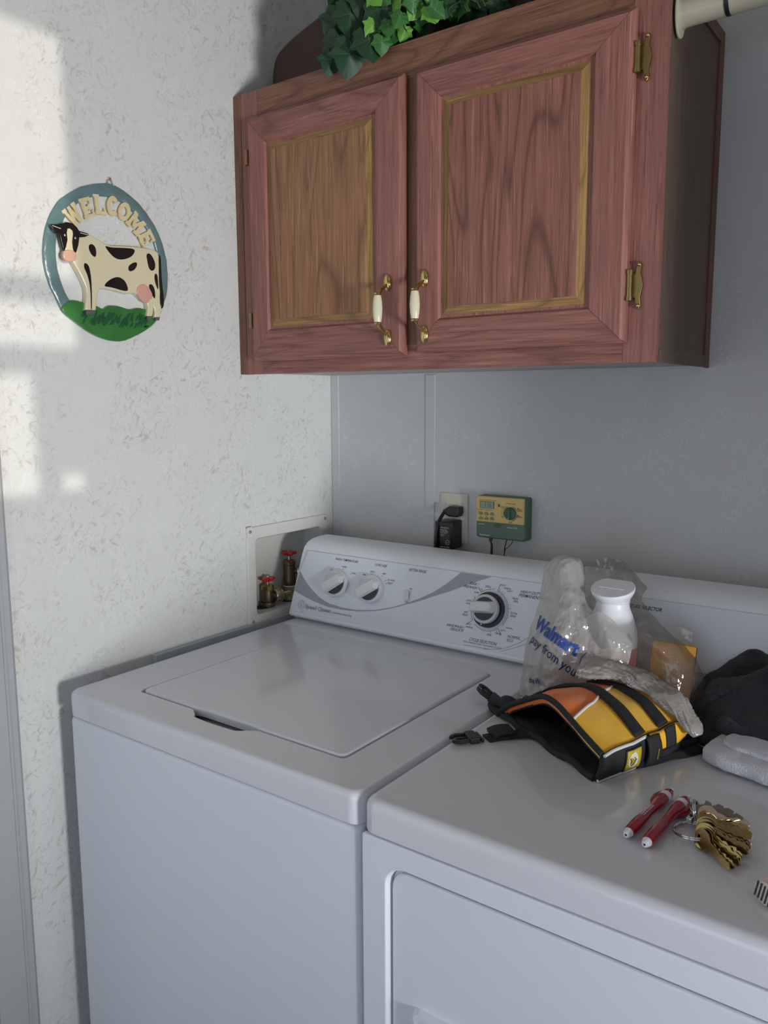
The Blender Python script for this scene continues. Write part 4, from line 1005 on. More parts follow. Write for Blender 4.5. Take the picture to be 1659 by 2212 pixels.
prism(bm, [(-.0035, 0, -.0125), (.0195, 0, -.0125), (.0225, 0, -.002), (.0215, 0, .0105), (-.003, 0, .0110), (-.0135, 0, .0065), (-.0170, 0, -.002), (-.012, 0, -.0095)], (0, -.0235, 0))
obj('plug_body', bm, black, pg, bevel=.0035)
bm = BM()
cord = spline([(-.008, -.014, .001), (-.0145, -.020, -.002), (-.0165, -.030, -.010), (-.0165, -.044, -.024), (-.0175, -.0520, -.050), (-.0190, -.0520, -.085), (-.0205, -.050, -.115)], 8)
rr = [.0062 if i < 10 and i % 2 == 0 else (.0055 if i < 10 else .0040) for i in range(len(cord))]
tube(bm, cord, rr, 12); obj('cord', bm, black, pg)

# ================================================================ irrigation timer
tm = empty('irrigation_timer', 'green and tan sprinkler timer box with dial and small display on the back wall', 'timer', (.4915, 0, 1.162))
bm = BM(); x0, x1, z0, z1 = -.0585, .0585, -.0465, .0455
rings(bm, [xring(x0+.001, x1, z0, z1, .005, -.0003), xring(x0, x1, z0, z1, .006, -.026), xring(x0+.001, x1-.001, z0+.001, z1-.001, .006, -.030), xring(x0+.004, x1-.004, z0+.004, z1-.004, .006, -.0320)])
obj('case', bm, t_green, tm, angle=50)
bm = BM()
rings(bm, [xring(-.0572, .0568, -.0105, .0450, .003, -.030), xring(-.0572, .0568, -.0105, .0450, .003, -.0335), xring(-.0552, .0548, -.009, .0430, .004, -.0355)])
obj('face_plate', bm, t_tan, tm, angle=50)
TF = frame_from((0, -.0357, 0), (0, -1, 0), (1, 0, 0))
bm = BM(); box(bm, -.0465, -.0125, -.0368, -.0354, .0195, .0345); obj('display_bezel', bm, t_green, tm)
bm = BM(); box(bm, -.0450, -.0140, -.0372, -.0366, .0208, .0332); obj('display', bm, t_lcd, tm, label='grey-green display reading 1 12')
for cx in (-.0448, -.0308, -.0172):
    for cz in (.0070, -.0032):
        bm = BM(); rings(bm, [xring(cx-.0045, cx+.0045, cz-.0024, cz+.0024, .001, -.0352), xring(cx-.0043, cx+.0043, cz-.0022, cz+.0022, .001, -.0372)])
        obj('button', bm, t_btn, tm)
bm = BM(); lathe(bm, [(.0135, 0), (.0132, .005), (.0120, .0062)], 36, frame_from((.0265, -.0355, .0125), (0, -1, 0))); dk = obj('dial', bm, t_greend, tm, label='dark green dial')
bm = BM(); box(bm, .0240, .0290, -.0452, -.0410, .0005, .0245); obj('dial_grip', bm, t_greend, dk, bevel=.001)
bm = BM(); lathe(bm, [(.0010, 0), (.0010, .0004)], 8, frame_from((.0265, -.0453, .0030), (0, -1, 0))); obj('dial_dot', bm, labelwht, dk)
def TT(t, cx, cz, w_, off=.005, d=.0004): return text_mesh(t, TF @ Matrix.Translation((cx, cz, d)), width=w_, offset=off, align='C')
ms = [TT('M  T  W  T  F  S  S', -.0385, .0372, .019), TT('PROGRAM  WATER', -.018, .0372, .020), TT('AUTO  MANUAL', -.045, .0160, .016), TT('RUN DURATION', -.0245, .0158, .018),
      TT('MANUAL', -.0448, .0108, .010), TT('CLOCK', -.0308, .0108, .008), TT('NEXT', -.0172, .0108, .007), TT('-', -.0448, .0008, .003), TT('+', -.0308, .0008, .003), TT('BACK', -.0172, .0008, .008),
      TT('RESET', -.0008, .0298, .008), TT('SET START TIMES', .0265, .0330, .022), TT('SET DAY', .0080, .0255, .010), TT('CLOCK', .0078, .0230, .008), TT('SET', .0450, .0240, .006), TT('START', .0478, .0215, .010), TT('DURATION', .0482, .0190, .012),
      TT('SET', .0450, .0090, .006), TT('DAYS', .0478, .0065, .010), TT('OFF', .0078, .0035, .006), TT('RUN', .0268, -.0068, .008)]
def tstroke(pts, wd):
    bm = BM(); tube(bm, [TF @ Vector((*p, .0004)) for p in pts], wd, 5); me = bpy.data.meshes.new('s'); bm.to_mesh(me); bm.free(); return me
ms.append(tstroke([(.0265+.0160*math.cos(R(a)), .0125+.0160*math.sin(R(a))) for a in range(115, 160, 5)], .0004))
ms.append(tstroke([(.0265+.0160*math.cos(R(a)), .0125+.0160*math.sin(R(a))) for a in range(165, 205, 5)], .0004))
ms.append(tstroke([(.0265+.0160*math.cos(R(a)), .0125+.0160*math.sin(R(a))) for a in range(25, 75, 5)], .0004))
ms.append(tstroke([(.0265+.0160*math.cos(R(a)), .0125+.0160*math.sin(R(a))) for a in range(-80, 0, 5)], .0004))
ms.append(tstroke([(-.001+.0016*math.cos(R(a)), .0265+.0016*math.sin(R(a))) for a in range(0, 361, 30)], .0007))
mesh_obj('printed_marks', ms, ink, tm)
mesh_obj('display_digits', [text_mesh('1 12', frame_from((-.0265, -.0374, .0270), (0, -1, 0), (1, 0, 0)), width=.0135, height=.0078, offset=.01, align='C'), text_mesh('AM', frame_from((-.0160, -.0374, .0270), (0, -1, 0), (1, 0, 0)), width=.0028, align='C')], ink, tm)
TG = frame_from((0, -.0322, 0), (0, -1, 0), (1, 0, 0))
ms = [text_mesh('6 STATION', TG @ Matrix.Translation((-.0535, -.0160, 0)), width=.0155, offset=.012), text_mesh('Model 4-STN', TG @ Matrix.Translation((.018, -.0185, 0)), width=.0230, offset=.012), text_mesh('WaterMaster', TG @ Matrix.Translation((-.0500, -.0395, 0)), width=.0255, offset=.016)]
mesh_obj('cover_lettering', ms, labelwht, tm, label='white maker lettering')
bm = BM(); pts = [(.0095*math.cos(R(a)), .0045*math.sin(R(a))) for a in range(0, 360, 15)]; prism(bm, [(-.006+x, -.0315, -.0165+z) for x, z in pts], (0, -.0013, 0)); obj('thumb_recess', bm, t_greend, tm)
bm = BM(); tube(bm, spline([(-.029, -.016, -.044), (-.0325, -.017, -.052), (-.0285, -.016, -.062), (-.0300, -.0155, -.085), (-.031, -.015, -.14)], 6), .0018, 8); obj('wire', bm, wire_r, tm)
bm = BM(); tube(bm, spline([(-.0255, -.016, -.044), (-.0290, -.017, -.056), (-.0270, -.016, -.066), (-.0275, -.0155, -.09), (-.028, -.015, -.14)], 6), .0018, 8); obj('wire', bm, black, tm)
bm = BM(); tube(bm, spline([(.010, -.016, -.044), (.0060, -.016, -.058), (.003, -.0155, -.075), (.002, -.015, -.14)], 6), .0012, 8); obj('wire', bm, black, tm)
bm = BM(); tube(bm, spline([(.0225, -.016, -.044), (.0205, -.016, -.054), (.010, -.0155, -.066), (.0035, -.015, -.076), (.003, -.015, -.14)], 6), .0008, 8); obj('wire', bm, black, tm)

# ================================================================ dog life vest
VP = Vector((.737, -.463, .914)); VU = Vector((.8628, -.5055, 0)); VW = Vector((.5055, .8628, 0)); VZ = Vector((0, 0, 1))
def vw(u, d, h): return VP + VU*u + VW*d + VZ*h
vest = empty('dog_life_vest', 'orange and yellow life vest with black webbing lying arched on the dryer', 'life vest', VP)
Ff = [(-.0085, .0128), (.009, .0260), (.027, .0369), (.0655, .0578), (.1029, .0751), (.1345, .0755), (.1649, .0665), (.1931, .0565), (.2219, .0475), (.2362, .0430)]
Fb = [(-.038, .0300), (-.018, .0400), (.0156, .0462), (.0625, .0510), (.100, .0560), (.1411, .0590), (.165, .0520), (.1843, .0425)]
F3 = spline([(a, b, 0) for a, b in Ff], 5); B3 = spline([(a, b, 0) for a, b in Fb], 5)
def vtop(t, v, lift=0.0):
    a = lerp_poly(F3, t); b = lerp_poly(B3, t); q = a*(1-v)+b*v
    bulge = .0045*math.sin(math.pi*t)*math.sin(math.pi*v)
    # puffiness between the straps
    puff = .0022*abs(math.sin(math.pi*v*3.2)) + .0012*noise.noise(Vector((t*7, v*6, 3)))
    return vw(q.x, -.002+v*.192, q.y+bulge+(puff if 0 < v < 1 else 0)+lift)
def tb(v): return .745-.30*v+.02*math.sin(v*5)
for nm, mm, lo, hi in (('orange_panel', orangefab, lambda v: 0, tb), ('yellow_panel', yellowfab, tb, lambda v: 1)):
    bm = BM(); grid(bm, lambda a, v, lo=lo, hi=hi: vtop(lo(v)+(hi(v)-lo(v))*a, v), 26, 30)
    obj(nm, bm, mm, vest, solid=.010, off=1 if False else -1, angle=60)
bm = BM(); tube(bm, [vtop(tb(v/30), v/30, .0012) for v in range(31)], .0020, 8); obj('piping', bm, whitepipe, vest, label='white reflective piping')
bm = BM(); tube(bm, [vtop(i/40, 0, .0004)+VW*-.001 for i in range(41)], .0042, 10); obj('edge_binding', bm, blackweb, vest)
bm = BM(); tube(bm, [vtop(i/40, 1, .0004) for i in range(41)], .0042, 10); obj('edge_binding', bm, blackweb, vest)
bm = BM(); tube(bm, [vtop(0, v/20, .001) for v in range(21)], .0055, 10); obj('edge_binding', bm, blackweb, vest)
for v0, v1 in ((.405, .515), (.680, .790)):
    bm = BM(); grid(bm, lambda a, b, v0=v0, v1=v1: vtop(-.0+1.0*a, v0+(v1-v0)*b-.10*(a-.5)*(0 if a < .5 else .8), .0030), 40, 4)
    obj('webbing_strap', bm, blackweb, vest, solid=.0025, off=0)
# side panel, right
def vdrape(a, b):
    aa = .50+.47*a; return vside(aa, b*(.62*math.sin(math.pi*min(1, .10+a*.86))**.6))
def vside(a, b):
    tp = vtop(1, a); bt = vw(.2240-.033*a, -.002+.192*a, .001)
    q = tp*(1-b)+bt*b; return q + VU*(.004*math.sin(math.pi*b))
bm = BM(); grid(bm, vside, 24, 8); obj('side_panel', bm, blackweb, vest, solid=.008, off=0)
bm = BM(); tube(bm, [vside(.0+.46*i/12, .02)+VU*.004 for i in range(13)], .0022, 8); obj('piping', bm, whitepipe, vest)
bm = BM(); tube(bm, [vside(.0+.50*i/12, .98)+VU*.004+VZ*.001 for i in range(13)], .0022, 8); obj('piping', bm, whitepipe, vest)
bm = BM(); tube(bm, [vside(.93+.07*i/4, .02)+VU*.003 for i in range(5)], .0022, 8)
obj('piping', bm, whitepipe, vest)
def sslab(name, a0, a1, b0, b1, m, lift, th=.0015, label=None):
    bm = BM(); grid(bm, lambda a, b: vside(a0+(a1-a0)*a, b0+(b1-b0)*b)+VU*lift, 6, 6)
    return obj(name, bm, m, vest, solid=th, off=0, label=label)
sslab('label_border', .228, .402, .16, .92, plain('label_dark_border', sr(18, 18, 18), .7), .0050)
sslab('brand_patch', .240, .390, .20, .88, labelyel, .0062, label='small yellow patch with a white dog face')
def onside(a, b, l): return vside(a, b)+VU*l
bm = BM(); ctr = (.300, .55)
pts = [(.02, -.30), (.045, -.16), (.060, .02), (.052, .18), (.02, .26), (-.025, .22), (-.045, .08), (-.05, -.08), (-.03, -.22)]
f_ = bm.faces.new([bm.verts.new(onside(ctr[0]+x, ctr[1]+y, .0075)) for x, y in pts]); obj('patch_dog_face', bm, labelwht, vest, smooth=False)
bm = BM()
for P_ in ([(-.03, -.1), (-.01, 0), (-.02, .12)], [(.015, -.12), (.03, 0), (.012, .14), (-.01, .18)], [(.0, -.04), (.012, -.02)], [(.03, -.03), (.04, -.01)]):
    tube(bm, [onside(ctr[0]+x, ctr[1]+y, .0079) for x, y in P_], .00045, 5)
obj('patch_dog_lines', bm, black, vest)
bm = BM(); grid(bm, lambda a, b: vside(.45+.14*a, .00+.98*b)+VU*(.0075+.004*math.sin(math.pi*b)), 6, 10); obj('side_loop', bm, blackweb, vest, solid=.003, off=0)
Mx = Matrix.Identity(4)
o_ = onside(.535, .42, .0145); xd = (onside(.535, .80, .0145)-o_).normalized(); yd = (onside(.60, .42, .0145)-o_).normalized(); yd = (yd-xd*yd.dot(xd)).normalized(); zd = xd.cross(yd)
if zd.dot(VU) < 0: zd = -zd; yd = -yd
Mt = Matrix(((xd.x, yd.x, zd.x, o_.x), (xd.y, yd.y, zd.y, o_.y), (xd.z, yd.z, zd.z, o_.z), (0, 0, 0, 1)))
bm = BM()
mesh_obj('loop_lettering', [text_mesh('RUFFWEAR', Mt @ Matrix.Translation((-.002, 0, .0012)), width=.016, offset=.015)], labelyel, vest)
bm = BM(); grid(bm, lambda a, b: vdrape(a, b)+VU*(.0065-.003*(b == 0)), 20, 8); obj('yellow_panel', bm, yellowfab, vest, solid=.003, off=0, angle=60)
bm = BM(); grid(bm, lambda a, b: vside(.665+.11*a, .62*b)+VU*(.0085)+VZ*(.003*(1-b)), 5, 10); obj('webbing_strap', bm, blackweb, vest, solid=.0025, off=0)
# long belly webbing round the bottom of the right side
bm = BM(); grid(bm, lambda a, b: vside(.60+.42*a, .55+.40*b)+VU*(.0085+.003*math.sin(9*a)), 12, 5); obj('belly_webbing', bm, blackweb, vest, solid=.0035, off=0)
# lining: floor of the tunnel and inner roof
bm = BM(); grid(bm, lambda a, b: vw(-.004+.222*a-.010*b*(1-a), .190*b, .0055+.004*noise.noise(Vector((a*5, b*5, 9)))+.006*(1-a)**4), 24, 20)
obj('lining_floor', bm, blackfab, vest, solid=.009, off=0)
bm = BM(); grid(bm, lambda a, b: vtop(a, .01+.98*b, -.0125) + VU*(.0025 if a < .1 else -.004*a), 24, 20); obj('lining_roof', bm, blackfab, vest, solid=.003, off=0)
bm = BM(); tube(bm, [vw(-.006+.228*i/20, -.002, .0055+.003*math.sin(i*.9)) for i in range(21)], .0055, 10); obj('edge_binding', bm, blackweb, vest)
bm = BM(); grid(bm, lambda a, b: vtop(0, b)*(1-a)+vw(-.004-.030*b, .19*b, .004)*a, 6, 16); obj('side_panel', bm, blackweb, vest, solid=.006, off=0)
bm = BM(); tube(bm, spline([vw(.08, .05, .012), vw(.085, .09, .03), vw(.08, .15, .012)], 6), .006, 8, ratio=.5); obj('lining_fold', bm, blackfab, vest)
# belly straps and buckles lying on the washer and dryer
def ribbon(name, pts, wdt, m, th=.0022, parent=vest, updir=(0, 0, 1)):
    P = spline(pts, 6); bm = BM(); L = []; Rr = []
    for i, p in enumerate(P):
        t = (P[min(i+1, len(P)-1)]-P[max(i-1, 0)]).normalized(); s = t.cross(Vector(updir)).normalized()*wdt/2
        L.append(bm.verts.new(p+s)); Rr.append(bm.verts.new(p-s))
    for i in range(len(P)-1): bm.faces.new((L[i], Rr[i], Rr[i+1], L[i+1]))
    return obj(name, bm, m, parent, solid=th, off=0)
ribbon('buckle_strap', [(.800, -.4970, .922), (.785, -.5060, .9195), (.770, -.5185, .9175), (.757, -.5330, .9168), (.748, -.5460, .9165)], .024, blackweb, .003)
ribbon('strap_fold', [(.7720, -.5130, .9255), (.7640, -.5225, .9262), (.7575, -.5310, .9255), (.7515, -.5390, .9225)], .027, blackweb, .006)
def buckle(cx, cy, zz, ang, name, tilt=0):
    M = Matrix.Translation((cx, cy, zz)) @ Matrix.Rotation(R(ang), 4, 'Z') @ Matrix.Rotation(R(tilt), 4, 'Y')
    def B(nm, x0, x1, y0, y1, z0_, z1_, bev=.0015):
        bm = BM(); box(bm, x0, x1, y0, y1, z0_, z1_); bm.transform(M); return obj(nm, bm, black, vest, bevel=bev)
    b = B(name, .000, .016, -.0145, .0145, 0, .0085)
    for s in (-1, 1):
        bm = BM(); pr = [(.016, s*.0135, 0), (.030, s*.0150, 0), (.038, s*.0120, 0), (.042, s*.006, 0), (.036, s*.0055, 0), (.030, s*.0095, 0), (.016, s*.0085, 0)]
        if s < 0: pr = pr[::-1]
        prism(bm, [M @ Vector((x, y, .0015)) for x, y, _ in pr], M.to_3x3() @ Vector((0, 0, .0055))); obj('buckle_prong', bm, black, vest, bevel=.001, seg=2)
    B('buckle_bar', -.006, -.002, -.0145, .0145, .0, .006); B('buckle_bar', .014, .034, -.0012, .0012, .002, .0055, .0004)
buckle(.7370, -.5540, .9152, 232, 'buckle')
# second buckle standing on edge by the washer seam
buckle(.7010, -.4270, .9205, 195, 'buckle', -35)
ribbon('buckle_strap', [(.742, -.4480, .930), (.728, -.4420, .934), (.715, -.4350, .932), (.704, -.4290, .926)], .026, blackweb, .007, updir=(.2, -.4, 1))
ribbon('buckle_strap', [(.728, -.4550, .921), (.716, -.4460, .921), (.706, -.4390, .9205), (.698, -.4290, .922)], .022, blackweb, .006, updir=(.2, -.4, 1))
ribbon('long_webbing', [(.7400, -.4300, .9240), (.7600, -.3900, .9350), (.7800, -.3400, .9480), (.8020, -.2950, .955)], .018, blackweb, .004, updir=(-.6, 0, 1))
bm = BM()
for cx, cy, cz_ in ((.752, -.412, .9345), (.771, -.370, .9445), (.784, -.337, .952)):
    box(bm, cx-.010, cx+.010, cy-.006, cy+.006, cz_, cz_+.005)
obj('strap_slider', bm, black, vest, bevel=.0012)
for ch in vest.children: ch.matrix_parent_inverse = Matrix.Translation(vest.location).inverted()

# ================================================================ bottle and box inside the bag, and the bag
bt = empty('plastic_bottle', 'white plastic bottle with a flat flip cap standing in the shopping bag', 'bottle', (.838, -.288, .914))
bm = BM(); lathe(bm, [(.040, .0005), (.0415, .006), (.0420, .045), (.0420, .088), (.0418, .110), (.0385, .130), (.0325, .148), (.0275, .160), (.0262, .168), (.0270, .176), (.0285, .180)], 40); obj('body', bm, bottlew, bt, angle=60)
bm = BM(); lathe(bm, [(.0425, .022), (.0426, .0225), (.0426, .098), (.0425, .0985)], 40, None, False); obj('label_wrap', bm, pinklab, bt, label='pink label band')
bm = BM()
rs = []
for rr, zz in ((.0278, .1765), (.0300, .1800), (.0345, .1875), (.0355, .1920), (.0350, .1945), (.0335, .1952)):
    ring = []
    for i in range(40):
        a = 2*math.pi*i/40; x = rr*math.cos(a); y = rr*math.sin(a)
        if y > rr*.78: y = rr*.78
        ring.append(Vector((x, y, zz)))
    rs.append(ring)
for r_ in rs:
    for p in r_: p.z += .10*(p.y)*0
rings(bm, rs); Mc = Matrix.Translation((0, 0, .186)) @ Matrix.Rotation(R(16), 4, 'X') @ Matrix.Translation((0, 0, -.186)); bm.transform(Mc)
obj('flip_cap', bm, bottlew, bt, angle=50)
bm = BM()
for zz in (.171, .1735, .176): 
    tube(bm, [Vector((.0272*math.cos(a/16*math.pi), .0272*math.sin(a/16*math.pi), zz)) for a in range(33)], .0006, 5, False)
obj('neck_ribs', bm, bottlew, bt)
ms = []
for t, yy, w_ in (('TO OPEN PRESS AND', .014, .040), ('TURN CAP', .0075, .020), ('AS SHOWN', .0015, .020), ('TO CLOSE REPLACE', -.0105, .038), ('CAP AND TURN', -.0170, .030)):
    ms.append(text_mesh(t, Mc @ Matrix.Translation((0, yy, .1955)), width=w_, align='C', extrude=.02, offset=.01))
bm = BM(); box(bm, -.021, .021, -.0052, -.0044, .1950, .1957); bm.transform(Mc); me = bpy.data.meshes.new('l'); bm.to_mesh(me); bm.free(); ms.append(me)
mesh_obj('raised_lettering', ms, plain('embossed_cap', sr(240, 242, 246), .35), bt)

bx = empty('food_box', 'mustard-coloured carton seen through the right side of the bag', 'carton', (.930, -.292, .9145), (0, 0, R(14)))
bm = BM(); box(bm, -.030, .036, -.018, .018, 0, .108); bm.transform(Matrix.Rotation(R(-12), 4, 'X') @ Matrix.Rotation(R(4), 4, 'Y'))
bm.transform(Matrix.Translation((0, 0, .006))); obj('carton_body', bm, boxor, bx, bevel=.002)
bm = BM(); box(bm, .0362, .0370, -.017, .017, .002, .106); bm.transform(Matrix.Rotation(R(-12), 4, 'X') @ Matrix.Rotation(R(4), 4, 'Y')); bm.transform(Matrix.Translation((0, 0, .006))); obj('dark_side', bm, boxdk, bx, label='dark side face')

def px2w(px, py, y):
    """point on the plane y=const seen at that photo pixel (control points of the crumpled film)"""
    d = rt2*((px-W/2)/F) - up2*((py-H/2)/F) + fw
    o = Vector((1.29952, -1.54931, 1.4142)); t = (y-o.y)/d.y; p = o + d*t
    if p.z < .9155: p.z = .9155
    return p
bag = empty('shopping_bag', 'crumpled translucent white plastic shopping bag with blue lettering, behind the vest', 'bag', (.84, -.31, .914))
def sheet(name, rows, m, nu, nv, amp, seed, label=None):
    C = [[px2w(*p) for p in r] for r in rows]
    def fn(u, v):
        p = catgrid(C, u, v); q = p*26+Vector((seed, seed*2, 0)); s = 0
        for fr_, am in ((.75, 1.3), (1.9, .75), (4.6, .34)):
            dd_, _p = noise.voronoi(Vector((q.x, q.y, q.z*.7))*fr_+Vector((seed, seed*3, 1)))
            s += (dd_[0]-.45)*am*1.25
        edge = min(1, 6*min(u, 1-u)+.35)
        d = Vector((.15, -1, .1)).normalized()*s*amp*edge
        p = p + d + Vector((noise.noise(q*1.7+Vector((7, 0, 0))), 0, noise.noise(q*1.7+Vector((0, 9, 0)))))*amp*.45
        if p.z < .9152: p.z = .9152
        return p
    bm = BM(); grid(bm, fn, nu, nv)
    return obj(name, bm, m, bag, angle=180, label=label, recalc=True)
A = [[(1123, 1500, -.350), (1150, 1506, -.372), (1190, 1504, -.385), (1240, 1500, -.372), (1290, 1495, -.362), (1345, 1500, -.345)],
     [(1126, 1460, -.345), (1152, 1452, -.370), (1195, 1450, -.384), (1240, 1452, -.374), (1292, 1452, -.365), (1352, 1455, -.345)],
     [(1136, 1400, -.335), (1165, 1395, -.362), (1205, 1398, -.376), (1245, 1405, -.368), (1295, 1412, -.358), (1362, 1420, -.338)],
     [(1150, 1345, -.322), (1178, 1345, -.350), (1212, 1352, -.364), (1246, 1360, -.358), (1296, 1372, -.348), (1366, 1385, -.334)],
     [(1166, 1292, -.305), (1190, 1290, -.330), (1218, 1296, -.343), (1245, 1305, -.338), (1266, 1320, -.338), (1330, 1350, -.336)],
     [(1171, 1250, -.288), (1193, 1240, -.312), (1218, 1240, -.325), (1240, 1248, -.318), (1254, 1268, -.302), (1268, 1312, -.325)],
     [(1178, 1222, -.270), (1198, 1208, -.290), (1220, 1203, -.302), (1240, 1208, -.296), (1256, 1220, -.282), (1264, 1250, -.272)],
     [(1192, 1212, -.250), (1206, 1202, -.258), (1224, 1199, -.262), (1240, 1203, -.258), (1254, 1212, -.252), (1262, 1224, -.248)]]
front = sheet('front_film', A, bag_white, 110, 140, .0062, 1.3)
B_ = [[(1180, 1240, -.235), (1228, 1214, -.225), (1275, 1212, -.215), (1312, 1204, -.215), (1346, 1213, -.215), (1372, 1238, -.218), (1399, 1269, -.222)],
      [(1190, 1290, -.235), (1232, 1262, -.225), (1275, 1258, -.215), (1312, 1262, -.213), (1348, 1268, -.215), (1372, 1280, -.222), (1390, 1300, -.226)],
      [(1180, 1350, -.240), (1235, 1325, -.230), (1275, 1322, -.220), (1318, 1325, -.215), (1362, 1322, -.232), (1396, 1335, -.275), (1438, 1358, -.260)],
      [(1170, 1410, -.250), (1240, 1380, -.240), (1290, 1380, -.232), (1345, 1378, -.235), (1390, 1378, -.335), (1440, 1385, -.340), (1488, 1402, -.275)],
      [(1160, 1450, -.260), (1240, 1430, -.250), (1300, 1430, -.240), (1372, 1420, -.320), (1420, 1425, -.350), (1470, 1436, -.345), (1520, 1460, -.285)],
      [(1150, 1490, -.280), (1240, 1480, -.260), (1300, 1480, -.255), (1380, 1470, -.330), (1425, 1475, -.352), (1475, 1485, -.350), (1518, 1500, -.295)],
      [(1150, 1520, -.290), (1240, 1520, -.270), (1300, 1520, -.262), (1390, 1515, -.330), (1435, 1520, -.352), (1480, 1530, -.345), (1508, 1545, -.310)]]
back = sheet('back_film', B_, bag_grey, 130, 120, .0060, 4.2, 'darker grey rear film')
# the loose handle loop drooping over the bottle's shoulder
Cc = [[(1266, 1335, -.345), (1290, 1322, -.350), (1312, 1330, -.345), (1338, 1352, -.338), (1362, 1372, -.330)],
      [(1272, 1362, -.350), (1296, 1352, -.356), (1318, 1360, -.352), (1340, 1375, -.345), (1366, 1388, -.336)],
      [(1280, 1385, -.353), (1302, 1382, -.358), (1322, 1386, -.356), (1342, 1392, -.350), (1362, 1396, -.342)],
      [(1292, 1400, -.353), (1310, 1402, -.358), (1328, 1404, -.356), (1342, 1404, -.352), (1352, 1402, -.346)]]
sheet('handle_loop', Cc, bag_white, 60, 48, .0036, 9.1)
Dd = [[(1438, 1356, -.245), (1462, 1352, -.242), (1496, 1366, -.240)], [(1452, 1385, -.250), (1476, 1384, -.246), (1500, 1400, -.244)], [(1470, 1410, -.256), (1490, 1420, -.252), (1506, 1436, -.250)]]
sheet('handle_loop', Dd, bag_white, 14, 14, .0022, 5.5)
# twisted tail running over the vest
path = spline([px2w(1262, 1448, -.380), px2w(1320, 1452, -.378), px2w(1375, 1470, -.372), px2w(1425, 1498, -.385), px2w(1462, 1530, -.405), px2w(1490, 1566, -.420), px2w(1503, 1592, -.425)], 22)
bm = BM(); n = 56; rs = []
for i, p in enumerate(path):
    f = i/(len(path)-1); t = (path[min(i+1, len(path)-1)]-path[max(i-1, 0)]).normalized(); u_ = t.cross(Vector((0, 0, 1))).normalized(); v_ = u_.cross(t)
    wd = .030*(1-f)**.7+.008; hh = .009*(1-f)+.0055; ring = []
    for k in range(n):
        a = 2*math.pi*k/n; cr_ = 1.05-.5*abs(noise.noise(Vector((math.cos(a+f*4)*2.6, math.sin(a+f*4)*2.6, f*5))))-.22*abs(noise.noise(Vector((math.cos(a+f*4)*7, math.sin(a+f*4)*7, f*14))))+.10*math.sin(f*23)
        ring.append(p+u_*(wd*math.cos(a)*cr_)+v_*(hh*math.sin(a)*cr_+.004))
    rs.append(ring)
rings(bm, rs, True, True)
obj('twisted_end', bm, bag_white, bag, angle=180, label='twisted bag end over the vest')
for ch in bag.children: ch.matrix_parent_inverse = Matrix.Translation(bag.location).inverted()
# lettering printed on the film: laid on the sheet by ray casting
dg = BVHTree.FromPolygons([v.co.copy() for v in front.data.vertices], [tuple(p.vertices) for p in front.data.polygons])
def on_bag(txt, p0, p1, p2, hpx_fallback, m, offset=.02, nm='bag_lettering'):
    """p0 baseline start, p1 baseline end, p2 top of start (photo pixels at the film)"""
    a, b, c = (px2w(*p) for p in (p0, p1, p2))
    cu = bpy.data.curves.new('t', 'FONT'); cu.body = txt; cu.offset = offset; cu.resolution_u = 3
    o = bpy.data.objects.new('t', cu); me = bpy.data.meshes.new_from_object(o); bpy.data.objects.remove(o)
    bm = BM(); bm.from_mesh(me); bmesh.ops.triangulate(bm, faces=bm.faces)
    bmesh.ops.subdivide_edges(bm, edges=[e for e in bm.edges if e.calc_length() > .12], cuts=1)
    xs = [v.co.x for v in bm.verts]; x0_, x1_ = min(xs), max(xs)
    for v in bm.verts:
        s_ = (v.co.x-x0_)/(x1_-x0_); t_ = v.co.y/.7
        p = a+(b-a)*s_+(c-a)*t_
        o_ = Vector((p.x+.10, -.75, p.z+.13)); d_ = (p-o_).normalized()
        hit = dg.ray_cast(o_, d_, 2)
        v.co = (hit[0] if hit[0] else p) - d_*.0030
    obj(nm, bm, m, bag, smooth=False, recalc=False).matrix_parent_inverse = Matrix.Translation(bag.location).inverted()
on_bag('Walmart', (1146, 1352, -.36), (1246, 1418, -.36), (1158, 1326, -.36), 0, bluink, .035)
on_bag('pay from you', (1142, 1385, -.36), (1243, 1462, -.36), (1150, 1368, -.36), 0, navink, .008)
on_bag('the W.', (1141, 1474, -.37), (1172, 1479, -.37), (1141, 1462, -.37), 0, navink, .03)
bm = BM()
P_ = [(1267, 1410), (1256, 1420), (1252, 1432), (1262, 1438), (1274, 1428)]
tube(bm, [px2w(x, y, -.372) for x, y in P_], .0007, 6); obj('bag_lettering', bm, navink, bag).matrix_parent_inverse = Matrix.Translation(bag.location).inverted()

# ================================================================ towel and knitted garment at the right
tw = empty('white_towel', 'folded white terry towel under the dark knitted garment', 'towel', (1.12, -.44, .9145), (0, 0, R(-14)))
def terry_fold(name, x0, x1, y0, y1, z0_, th, seed):
    bm = BM(); rs = []; n = 40
    for i in range(n+1):
        f = i/n; x = x0+(x1-x0)*f; ring = []; endr = min(1, math.sqrt(max(0, 1-(1-min(1, f*26))**2))+.12)
        for k in range(28):
            a = 2*math.pi*k/28; cy_ = (y0+y1)/2; ry = (y1-y0)/2
            ca, sa = math.cos(a), math.sin(a)
            sy = math.copysign(abs(ca)**.5, ca); sz = math.copysign(abs(sa)**.75, sa)
            q = Vector((x, cy_+sy*ry*(.45+.55*min(1, math.sqrt(max(0, 1-(1-min(1, f*11))**2)))), z0_+th/2+sz*th/2*endr))
            nn = noise.noise(q*40+Vector((seed, 0, 0)))*.0018+noise.noise(q*230)*.0016
            q += Vector((-.3 if f < .05 else 0, sy, sz)).normalized()*nn
            if q.z < .0006: q.z = .0006
            ring.append(q)
        rs.append(ring)
    rings(bm, rs); return obj(name, bm, terry, tw, angle=180)
terry_fold('towel_fold', -.098, .26, -.034, .075, .0, .027, 1)
terry_fold('towel_fold', -.080, .26, -.010, .085, .0235, .012, 5)
bm = BM()
